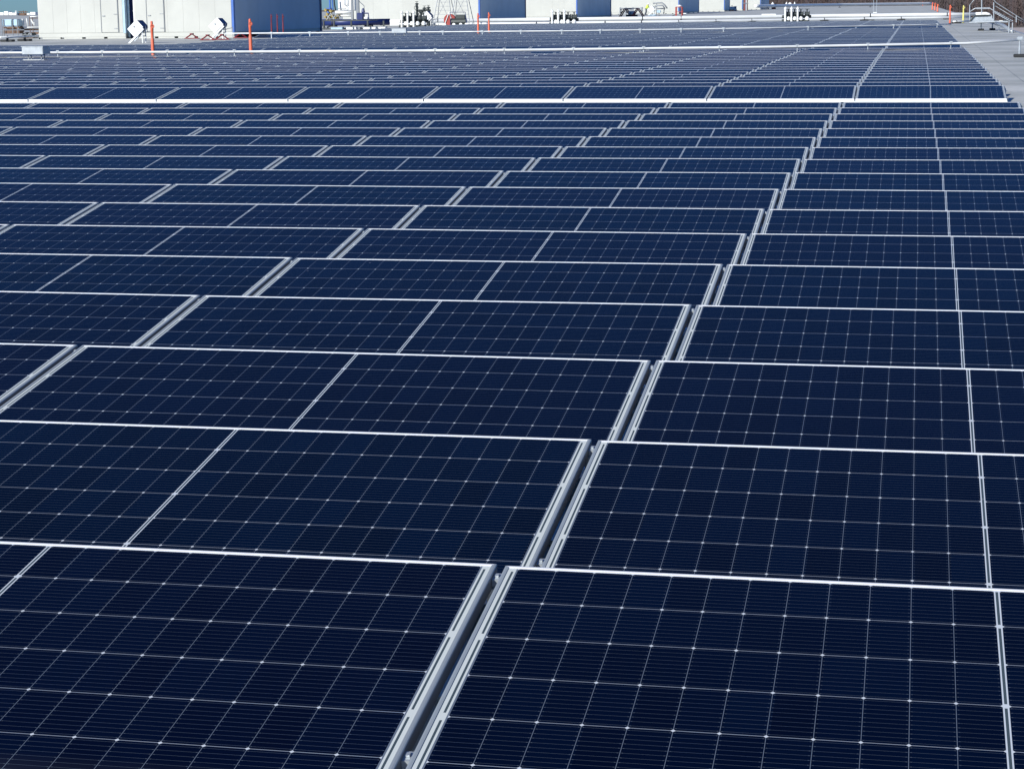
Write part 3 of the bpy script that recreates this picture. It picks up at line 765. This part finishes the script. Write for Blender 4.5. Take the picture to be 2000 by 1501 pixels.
# grey manifold against the wall
p = on_z(1285, 29.5); k = mpp(p)
root = empty('pipe_manifold', (p.x, p.y+2, ROOF), 'grey looping pipework to the right of the worker', 'pipe manifold')
g = MB()
g.path([(-13*k, 0, 22*k), (-6*k, 0, 23*k), (5*k, 0, 23*k), (10*k, 0, 19*k), (15*k, 0, 12*k)], 1.3*k, 8)
g.path([(-10*k, 0, 15*k), (-5*k, 0, 18*k), (6*k, 0, 18*k), (10*k, 0, 12*k), (8*k, 0, 3*k)], 1.4*k, 8)
g.path([(-9*k, 0, 18*k), (-6*k, 0, 12*k), (8*k, 0, 12*k)], 1.2*k, 8); g.tube((-6*k, 0, .05), (-6*k, 0, 23*k), .8*k, n=8); g.tube((8*k, 0, .05), (8*k, 0, 10*k), .8*k, n=8)
g.build('looping_pipe', M['steel'], root, True)
g = MB(); g.bbox(-5*k, 2*k, -.3, .3, .3, 9*k, .05); g.build('white_cabinet', M['cyan'], root)
# cable trays low on the roof
for (x0_, x1_, y, lab, mt) in ((1136, 1163, 34.2, 'pale low tray on the roof left of the small tilted box', 'white'), (1268, 1282, 31.6, 'pale low tray just right of the worker', 'cyan'),
                              (1285, 1318, 31.2, 'grey low tray between the worker and the red table', 'steel'), (1333, 1341, 28.4, 'short white tray right of the red table', 'white'),
                              (1488, 1516, 31.6, 'long white slab lying on the roof behind the big pipe', 'white')):
    p = on_z((x0_+x1_)/2, y); k = mpp(p); root = empty('roof_tray', (p.x, p.y, ROOF), lab, 'tray', 'low trays lying on the roof')
    hw = (x1_-x0_)/2*k; hh = (4.0 if x0_ == 1488 else 2.4)*k
    g = MB(); g.bbox(-hw, hw, -.5, .5, .06, hh, .03); g.build('tray_body', M[mt], root)
    g = MB(); g.box(-hw+.1, -hw+.3, -.4, .4, .004, .06); g.box(hw-.3, hw-.1, -.4, .4, .004, .06); g.build('runner', M['black'], root)
# red table
p = on_z(1326.5, 31); k = mpp(p)
root = empty('work_table', (p.x, p.y, ROOF), 'small red steel table with a white load, right of the manifold', 'table')
g = MB(); g.box(-6.5*k, 6.5*k, -.5, .5, 16*k, 17*k); g.build('table_top', M['red'], root)
for a in (-1, 1):
    for b in (-1, 1):
        g = MB(); g.box(a*6*k-.06, a*6*k+.06, b*.45-.05, b*.45+.05, .005, 16*k); g.build('leg', M['red'], root)
g = MB(); g.box(-6*k, 6*k, -.45, .45, 7*k, 7.8*k); g.build('shelf', M['red'], root)
p_ = on_z(1326.5, 31)
rt = empty('paper_roll', (p_.x, p_.y, ROOF+17.1*k), 'white sacks piled on the small red table', 'sack')
g = MB(); g.lathe((0, 0, 0), [(4*k, 0), (5.5*k, 1*k), (5*k, 2.4*k), (2*k, 3.6*k), (.1*k, 3.9*k)], 10); g.build('sack', M['white'], rt, True)
# pump unit, white columns, tarp, clutter
p = on_z(1366, 23); k = mpp(p)
root = empty('pump_unit', (p.x, p.y, ROOF), 'brown and white pump with a teal cap before the far white columns', 'pump')
g = MB(); g.lathe((.5*k, 0, 0), [(2.5*k, 7*k), (3.1*k, 9*k), (2.9*k, 16*k), (1.5*k, 18*k)], 12); g.build('motor', M['stain'], root, True)
g = MB(); g.lathe((0.5*k, 0, 0), [(2*k, 18*k), (2.3*k, 20*k), (1.6*k, 22*k), (.2*k, 22.6*k)], 12); g.build('cap', M['cyan'], root, True)
g = MB(); g.lathe((-3*k, 0, 0), [(2*k, .3*k), (2.4*k, 6*k), (1.8*k, 12*k), (.6*k, 15*k)], 10); g.bbox(-7*k, 3*k, -.6, .6, .02, 5*k, .1); g.build('housing', mat('cream_paint', (.62, .55, .47), .6, noise=.1), root)
p = on_z(1373, 21.5); k = mpp(p)
root = empty('vent_stack', (p.x, p.y, ROOF), 'pair of tall white vent stacks left of the blue tarp', 'vent stack')
for a, r in ((-1.8, 2.0), (4.3, 2.2)):
    g = MB(); g.tube((a*k, 0, .02), (a*k, 0, 26*k), r*k, n=14); g.tube((a*k, 0, 11*k), (a*k, 0, 11.6*k), r*k*1.12, n=14); g.build('stack', M['white'], root, True)
g = MB(); g.tube((1.2*k, .2, .02), (1.2*k, .2, 26*k), .8*k, n=8); g.build('grey_riser', M['steel'], root)
p = on_z(1385, 21.5); k = mpp(p)
root = empty('hanging_tarp', (p.x, p.y, ROOF), 'bright blue tarp hanging on a frame before a white wall', 'tarp')
g = MB(); n = 14; rows_ = 10; vs = []
for j in range(rows_+1):
    for i in range(n+1):
        t = i/n; s = j/rows_; xw = (-4.6+9.6*t+1.2*math.sin(s*3)*(t-.3))*k; zz = (5+20*s)*k
        vs.append((xw, .35*math.sin(t*17+s*2)+.1*math.sin(s*9+t*5), zz))
vs += [(a, b+.06, c) for a, b, c in vs]; m1 = (n+1)*(rows_+1)
fs = [(j*(n+1)+i, j*(n+1)+i+1, (j+1)*(n+1)+i+1, (j+1)*(n+1)+i) for j in range(rows_) for i in range(n)]
fs += [tuple(m1+q for q in reversed(f)) for f in fs]
g.add(vs, fs); g.build('tarp_sheet', M['blue'], root, True)
g = MB(); g.tube((-4.6*k, .3, .02), (-4.6*k, .3, 26*k), .4*k, n=6); g.tube((5*k, .3, 25.5*k), (9*k, .3, 13*k), .6*k, n=6); g.tube((9*k, .3, 13*k), (17*k, .3, 11*k), .3*k, n=6)
g.tube((5.*k, .3, .02), (5.*k, .3, 26*k), .4*k, n=6); g.build('frame', M['royal'], root)
random.seed(5)
def clutter(x, y, wpx, hpx, name, label, cat, mts):
    p = on_z(x, y); k = mpp(p); root = empty(name, (p.x, p.y, ROOF), label, cat)
    g = MB(); wd = wpx*k; hh = hpx*k
    g.tube((-wd*.4, 0, hh*.45), (wd*.2, 0, hh*.45), hh*.34, n=14); g.bbox(wd*.15, wd*.42, -.3, .3, hh*.1, hh*.85, .04)
    g.build('pump_body', M[mts[0]], root)
    g = MB(); g.wheel((-wd*.15, -.1, hh*.95), wd*.12, 'Z', t=.03); g.tube((-wd*.15, -.1, hh*.4), (-wd*.15, -.1, hh*.95), .05, n=6); g.wheel((wd*.3, -.35, hh*.6), wd*.1, 'Y', t=.03)
    g.build('hand_wheel', M[mts[1]], root)
    g = MB(); g.box(-wd/2, wd/2, -.4, .4, .01, hh*.10)
    for q in (-.42, 0, .42): g.box(q*wd-.05, q*wd+.05, -.35, .35, hh*.1, hh*.3)
    g.build('base_frame', M[mts[2]], root)
clutter(1399, 22.5, 18, 7, 'pump_set', 'dark low pump set right of the blue tarp', 'pump', ('dark', 'steel', 'dark'))
clutter(1432, 22, 15, 11, 'pump_set', 'red and white pump set before a far blue enclosure side', 'pump', ('white', 'dark', 'red'))
clutter(1476, 17.5, 17, 7, 'pump_set', 'grey pump set on the far roof before the last enclosures', 'pump', ('steel', 'dark', 'stain'))
clutter(1511, 18.5, 9, 6, 'pump_set', 'small red pump set under the left pointed white vent', 'pump', ('red', 'dark', 'red'))
clutter(30, 58, 34, 8, 'pump_set', 'brown pump set under the blue-grey tank at the left edge', 'pump', ('stain', 'steel', 'dark'))
clutter(56, 75, 30, 12, 'pump_set', 'dark pump set beside the left end of the first enclosure', 'pump', ('dark', 'steel', 'stain'))
p = on_z(1457, 21); k = mpp(p)
root = empty('pipe_trestle', (p.x, p.y, ROOF), 'rusty far frame of upright pipes between two white enclosures', 'trestle')
for a, mt in ((-6, 'stain'), (-3.4, 'red'), (0.5, 'white'), (4, 'stain')):
    g = MB(); g.tube((a*k*.8, 0, .02), (a*k*.55, 0, 26*k), .75*k, n=8); g.build('upright', M[mt], root)
g = MB(); g.box(-6*k, 5*k, -.3, .3, 13.5*k, 14.5*k); g.build('cross_beam', M['grey'], root)
for x, y, wpx, hpx, lab in ((1509, 13.5, 8, 9, 'left pointed white roof vent on the far pipe line'), (1536, 15.5, 7, 11, 'slanted white roof vent left of the domed one'),
                            (1552, 14, 5, 10, 'slim pointed white vent right of the domed one')):
    p = on_z(x, y); k = mpp(p); root = empty('roof_vent', (p.x, p.y, ROOF), lab, 'roof vent', 'white roof vents at the far end')
    g = MB(); g.lathe((0, 0, 0), [(wpx*.45*k, .35*hpx*k), (wpx*.5*k, .4*hpx*k), (wpx*.28*k, .7*hpx*k), (.05, hpx*k)], 8); g.build('cowl', M['white'], root)
    g = MB(); g.tube((0, 0, .01), (0, 0, .36*hpx*k), wpx*.25*k, n=10); g.build('neck', M['white'], root)
p = on_z(1543, 14); k = mpp(p); root = empty('roof_vent', (p.x, p.y, ROOF), 'domed white roof vent between the two pointed ones', 'roof vent', 'white roof vents at the far end')
g = MB(); g.lathe((0, 0, 0), [(3.4*k, 2*k), (3.6*k, 5*k), (3*k, 7.4*k), (1.2*k, 8.6*k), (.05, 8.8*k)], 14); g.build('dome', M['white'], root, True)
g = MB(); g.tube((0, 0, .01), (0, 0, 2*k), 2.2*k, n=10); g.build('neck', M['white'], root)
# portal frame of a guardrail gate and small far masts
for x, y, wd, lab in ((1709, 25.5, 6, 'pale upright double mast behind the big pipe'),):
    p = on_z(x, y); k = mpp(p); root = empty('mast', (p.x, p.y, ROOF), lab, 'mast')
    for a in (-.5, .5):
        g = MB(); g.tube((a*wd*k, 0, .01), (a*wd*k, 0, 27*k), .5*k, n=8); g.build('upright', M['galv'], root)
    g = MB(); g.box(-wd*.6*k, wd*.6*k, -.3, .3, .005, 1.4*k); g.build('base_block', M['white'], root)

# stuff at the far left
p = on_z(38, 73); k = mpp(p)
root = empty('water_tank', (p.x, p.y, ROOF), 'blue-grey tank on dark legs at the far left edge', 'tank')
def Ax(x): return (x-38)*k
def Az(y): return (73-y)*k
g = MB(); g.bbox(Ax(2), Ax(24), 0, .9, Az(52), Az(38.5), .05); g.bbox(Ax(26), Ax(37), 0, .9, Az(52), Az(38.5), .05); g.build('tank_body', M['cyan'], root)
for x in (3, 7, 25.5, 36):
    g = MB(); g.tube((Ax(x), -.05, .01), (Ax(x), -.05, Az(38)), .8*k, n=8); g.build('leg', M['grey'], root)
g = MB(); g.box(Ax(3), Ax(37), .1, .8, Az(56), Az(53)); g.box(Ax(3), Ax(37), .1, .8, Az(66), Az(60)); g.build('shelf', M['stain'], root)
root = empty('pipe_gantry', (p.x, p.y+.6, ROOF), 'white pipe gantry between the tank and the first enclosure', 'pipe gantry')
g = MB(); g.path([(Ax(37), 0, Az(38)), (Ax(38), 0, Az(52)), (Ax(40), 0, Az(54.5)), (Ax(71), 0, Az(54))], 1.3*k, 8); g.path([(Ax(46), 0, Az(37)), (Ax(48), 0, Az(52))], 1.0*k, 8)
g.tube((Ax(54), 0, Az(34)), (Ax(68), 0, Az(34)), 1.1*k, n=8); g.build('white_pipe', M['white'], root, True)
g = MB()
for x in (51, 57, 70): g.tube((Ax(x), .1, .01), (Ax(x), .1, Az(33)), .7*k, n=8)
g.box(Ax(37), Ax(72), .2, .5, Az(60), Az(57)); g.box(Ax(37), Ax(72), .2, .5, Az(68), Az(64)); g.box(Ax(53), Ax(71), .1, .3, Az(37.5), Az(36)); g.build('gantry_frame', M['stain'], root)
g = MB()
for x, y in ((60, 44), (63, 47), (58, 41)): g.lathe((Ax(x), -.1, Az(y+4)), [(1.2*k, 0), (1.4*k, 3*k), (.8*k, 5*k), (.1, 6*k)], 8)
g.build('white_filter', M['white'], root, True)
# far cooling plant on the skyline
q = on_z(30, 31); k2 = mpp(q)
root = empty('cooling_plant', (q.x, q.y, ROOF), 'far cluttered cooling plant on the skyline at the left edge', 'cooling plant')
def Bx(x): return (x-30)*k2
def Bz(y): return (31-y)*k2*1.0
g = MB(); rnd = random.Random(3)
for x0_, x1_, y0_ in ((-6, 5, 31), (6, 15, 29), (16, 24, 31), (24, 33, 32), (54, 60, 33), (61, 72, 31)): g.bbox(Bx(x0_), Bx(x1_), 0, 3, .2, Bz(y0_-1.5)+.9, .1)
g.lathe((Bx(32), 0, Bz(29)), [(1.3*k2, 0), (1.6*k2, 3*k2), (1*k2, 6*k2), (2.6*k2, 6.4*k2), (.2, 7.5*k2)], 10); g.build('white_unit', M['white'], root)
g = MB()
for x in (38, 41, 44, 47, 50): g.tube((Bx(x), 1, .05), (Bx(x+rnd.uniform(-1.5, 1.5)), 1, Bz(rnd.uniform(21, 25))), .8*k2, n=6)
for y in (23, 27, 30): g.tube((Bx(34), 1, Bz(y)), (Bx(54), 1, Bz(y+rnd.uniform(-1, 1))), .7*k2, n=6)
g.bbox(Bx(36), Bx(48), .8, 2, .2, Bz(27), .05); g.build('dark_pipework', M['stain'], root)

# ---- the crossover stairs and pipes at the right edge of the roof
p = on_z(1916, 60.5); k = mpp(p)
root = empty('crossover_stairs', (p.x, p.y, ROOF), 'grey steel crossover stairs with handrails at the right roof edge', 'stairs')
Yb = p.y
def Q(x, y, dy=0.): 
    v = on_y(x, y, Yb+dy); return v-Vector(root.location)
def rail(pl, r, mt, name, dy=0.):
    g = MB(); g.path([Q(x, y, dy) for x, y in pl], r, 8); g.build(name, mt, root, True)
S = 1.2*k
for dy in (0., 1.3):
    rail([(1893, 24), (1905, 16.5), (1932, 15.5), (1945, 24), (1975, 41)], S*.8, M['galv'], 'stringer', dy)
    rail([(1893, 12), (1900, 3), (1908, -6), (1935, -6), (1946, 6), (1990, 34), (2003, 42)], S*.8, M['steel'], 'handrail', dy)
    rail([(1944, 12), (1975, 31), (2003, 46)], S*.6, M['steel'], 'mid_rail', dy)
    for x, y0_, y1_ in ((1894, 44, 10), (1917.5, 28, -8), (1941, 40, 5), (1985, 44, 31)):
        g = MB(); a = Q(x, y1_, dy); b = Q(x, y0_, dy); g.tube(b, a, S*.9, n=8); g.build('rail_post', M['galv'], root)
g = MB()
for i in range(9):
    t = i/8; a = Q(1944+30*t, 24+17*t, 0); b = Q(1944+30*t, 24+17*t, 1.3); g.box(a.x-.12, a.x+.12, a.y, b.y, a.z-.02, a.z+.02)
a = Q(1906, 17); b = Q(1931, 17, 1.3); g.box(a.x, b.x, a.y, b.y, a.z-.03, a.z+.03); g.build('treads', M['galv'], root)
a, b = Q(1906, 31), Q(1934, 31)
g = MB()
vs = [Q(1895, 44), Q(1937+6, 44), Q(1936, 32.5), Q(1906, 32.5)]; vs2 = [v+Vector((0, 1.1, 0)) for v in vs]
g.add(vs+vs2, [(0, 1, 2, 3), (7, 6, 5, 4), (0, 4, 5, 1), (1, 5, 6, 2), (2, 6, 7, 3), (3, 7, 4, 0)]); 
root2 = empty('roof_hatch', (p.x, p.y, ROOF), 'grey sloped metal hatch below the crossover stairs', 'hatch')
g.build('hatch_body', M['galv'], root2)
g = MB(); g.path([v+Vector((0, -.03, .02)) for v in (Q(1893, 44), Q(1904, 32), Q(1936, 31))], .05, 6); g.build('dark_edge', M['dark'], root2)
g = MB(); g.path([Q(1893, 44.5)+Vector((0, -.15, 0)), Q(1943, 42.5)+Vector((0, -.15, 0)), Q(1968, 43)+Vector((0, -.15, 0))], .05, 8); g.build('front_rail', M['galv'], root2)
for i, (x, y) in enumerate(((1916, 60.2), (1938, 59.2))):
    v = on_z(x, y)
    r3 = empty('support_foot', (v.x, v.y, ROOF), ['left', 'right'][i]+' black rubber support foot below the roof hatch', 'support foot', 'rubber support feet at the right roof edge')
    g = MB(); g.bbox(-.16, .16, -.12, .12, .003, .11, .02); g.build('rubber_block', M['black'], r3)
    g = MB(); g.tube((0, 0, .11), (0, 0, .42), .035, n=8); g.box(-.16, .16, -.03, .03, .38, .42); g.build('strut', M['galv'], r3)
# pipe bends going down beside the stairs
v = on_z(1925, 43); k = mpp(v)
root = empty('insulated_elbow', (v.x, v.y, ROOF), 'white pipe elbow bending down under the crossover stairs', 'pipe')
a = on_z(1905, 28.0, .13)
g = MB(); pl = [a-Vector(root.location)]; b = on_y(1925, 27.2, a.y)-Vector(root.location); pl += [b, b+Vector((.22, -.05, -.06)), b+Vector((.42, -.1, -.22)), b+Vector((.5, -.12, -.40))]
g.path(pl, .155, 12); g.build('elbow', M['white'], root, True)
g = MB(); e = pl[-1]; g.tube(e, e+Vector((.02, 0, -.08)), .2, n=12); g.build('flange', M['galv'], root)
v = on_y(1963, 41.5, Yb+.6)
root = empty('edge_pipe', (v.x, v.y, ROOF), 'short white horizontal pipe past the stairs at the roof edge', 'pipe')
g = MB(); g.tube((-.35, 0, v.z-ROOF), (.18, 0, v.z-ROOF), .045, n=10); g.build('pipe', M['white'], root, True)
g = MB(); g.tube((-.3, 0, .0), (-.3, 0, v.z-ROOF), .02, n=6); g.build('support', M['galv'], root)
# grey duct sloping to the roof
a, b = on_y(1945, 46, Yb-2), on_z(1976, 64)
root = empty('air_duct', (b.x-.1, b.y, ROOF), 'grey sloping duct beside the hatch at the right roof edge', 'duct')
o_ = Vector(root.location); g = MB(); g.path([a-o_, (a+b)/2-o_+Vector((0, 0, .12)), b-o_+Vector((0, 0, .06))], .09, 10); g.build('duct', M['galv'], root, True)
g = MB(); g.tube(b-o_+Vector((-.15, -.1, .0)), b-o_+Vector((-.15, -.1, .55)), .03, n=8); g.tube(b-o_+Vector((.02, -.1, .0)), b-o_+Vector((.02, -.1, .5)), .03, n=8); g.build('stand', M['galv'], root)

# ------------------------------------------------------------------ the worker
def person():
    p = on_z(1262, 29.5); k = mpp(p)
    root = empty('person', (p.x, p.y, ROOF), 'person in a bright yellow hi-vis jacket leaning over between drum and white box', 'person')
    J = {'pel': (0, 0, .93), 'spine': (.10, 0, 1.12), 'chest': (.20, 0, 1.32), 'neck': (.29, 0, 1.48), 'head': (.33, 0, 1.58), 'crown': (.36, 0, 1.70),
         'hl': (0, -.10, .90), 'kl': (.06, -.12, .48), 'al': (-.06, -.13, .08), 'tl': (.10, -.13, .04),
         'hr': (0, .10, .90), 'kr': (-.04, .12, .48), 'ar': (-.20, .13, .09), 'tr': (-.04, .13, .04),
         'sl': (.21, -.19, 1.38), 'el': (.30, -.25, 1.12), 'wl': (.50, -.18, 1.02), 'sr': (.21, .19, 1.38), 'er': (.34, .24, 1.13), 'wr': (.54, .14, 1.04)}
    Rr = {'pel': .14, 'spine': .12, 'chest': .145, 'neck': .055, 'head': .095, 'crown': .085, 'hl': .09, 'kl': .06, 'al': .042, 'tl': .04, 'hr': .09, 'kr': .06, 'ar': .042, 'tr': .04,
          'sl': .06, 'el': .045, 'wl': .032, 'sr': .06, 'er': .045, 'wr': .032}
    E_ = [('pel', 'spine'), ('spine', 'chest'), ('chest', 'neck'), ('neck', 'head'), ('head', 'crown'), ('pel', 'hl'), ('hl', 'kl'), ('kl', 'al'), ('al', 'tl'), ('pel', 'hr'), ('hr', 'kr'), ('kr', 'ar'), ('ar', 'tr'),
          ('chest', 'sl'), ('sl', 'el'), ('el', 'wl'), ('chest', 'sr'), ('sr', 'er'), ('er', 'wr')]
    for s, wn in (('l', 'wl'), ('r', 'wr')):
        wv = Vector(J[wn])
        J['p'+s] = tuple(wv+Vector((.07, 0, -.02))); Rr['p'+s] = .03; E_.append((wn, 'p'+s))
        for i, (dy, ln) in enumerate(((-.03, .07), (-.012, .085), (.01, .08), (.03, .065))):
            J[f'f{s}{i}'] = tuple(wv+Vector((.07+ln, dy, -.05))); Rr[f'f{s}{i}'] = .009; E_.append(('p'+s, f'f{s}{i}'))
        J['t'+s+'h'] = tuple(wv+Vector((.08, -.05 if s == 'r' else .05, .0))); Rr['t'+s+'h'] = .011; E_.append(('p'+s, 't'+s+'h'))
    names = list(J); me = bpy.data.meshes.new('body'); me.from_pydata([J[n] for n in names], [(names.index(a), names.index(b)) for a, b in E_], [])
    me.materials.append(M['skin']); o = bpy.data.objects.new('body', me); col.objects.link(o); o.parent = root
    sk = o.modifiers.new('skin', 'SKIN')
    for i, n in enumerate(names): me.skin_vertices[0].data[i].radius = (Rr[n], Rr[n])
    me.skin_vertices[0].data[0].use_root = True
    o.modifiers.new('sub', 'SUBSURF').levels = 1
    def limb(mb, chain, rad):
        for (a, b), (ra, rb) in zip(zip(chain[:-1], chain[1:]), zip(rad[:-1], rad[1:])): mb.tube(J[a], J[b], ra, rb, n=12)
        for a, ra in zip(chain[1:-1], rad[1:-1]): mb.lathe(J[a], [(.01, -ra*.98), (ra*.7, -ra*.7), (ra, 0), (ra*.7, ra*.7), (.01, ra*.98)], 10)
    g = MB(); limb(g, ['pel', 'spine', 'chest', 'neck'], [.185, .175, .20, .08]); limb(g, ['chest', 'sl', 'el', 'wl'], [.14, .085, .065, .05]); limb(g, ['chest', 'sr', 'er', 'wr'], [.14, .085, .065, .05])
    g.build('jacket', M['hivis'], root, True)
    g = MB(); limb(g, ['pel', 'hl', 'kl', 'al'], [.16, .12, .085, .07]); limb(g, ['pel', 'hr', 'kr', 'ar'], [.16, .12, .085, .07]); g.build('trousers', M['denim'], root, True)
    g = MB(); h = J['head']; g.lathe((h[0]+.02, h[1], h[2]+.03), [(.15, 0), (.125, .01), (.12, .06), (.08, .12), (.01, .14)], 14); g.build('hard_hat', M['white'], root, True)
    for c in 'lr':
        g = MB(); a = Vector(J['a'+c]); g.bbox(a.x-.08, a.x+.2, a.y-.055, a.y+.055, .003, .11, .03); g.build('boot', M['dark'], root)
person()

# ------------------------------------------------------------------ bare woods beyond the roof
g = MB(); rnd = random.Random(21)
for rr_ in range(9):
    for i in range(120):
        x = -190+i*3.6+rnd.uniform(-1.8, 1.8); y = 880+rr_*14+rnd.uniform(-6, 6); h = rnd.uniform(17, 25); mi = rnd.choice((0, 0, 1, 2))
        g.tube((x, y, -10), (x+rnd.uniform(-.6, .6), y, -10+h*.8), .28, .08, n=4, mi=mi, cap=False)
        for b in range(34):
            t = rnd.uniform(.1, .95); z = -10+h*t; a = rnd.uniform(0, 2*math.pi); L = (1-t*.6)*rnd.uniform(1.5, 4.2)
            q = Vector((x, y, z)); e = q+Vector((math.cos(a)*L, math.sin(a)*L, L*rnd.uniform(.4, 1.1))); n_ = Vector((0, 0, 1)).cross(e-q).normalized()*rnd.uniform(.08, .22)
            g.add([q-n_, q+n_, e], [(0, 1, 2)], mi)
            for _k in range(3):
                s = q.lerp(e, rnd.uniform(.4, 1)); e3 = s+Vector((rnd.uniform(-1.2, 1.2), rnd.uniform(-1, 1), rnd.uniform(.3, 1.6))); g.add([s, s+Vector((.07, 0, .05)), e3], [(0, 1, 2)], mi)
tag(g.build('bare_woods', [mat('bark_grey', (.10, .075, .07), .95, noise=.3, nscale=.1), mat('bark_brown', (.12, .08, .075), .95, noise=.3, nscale=.1), mat('bark_dark', (.08, .065, .06), .95, noise=.3, nscale=.1)]),
    'brown leafless woods beyond the right end of the roof', 'woods', kind='stuff')
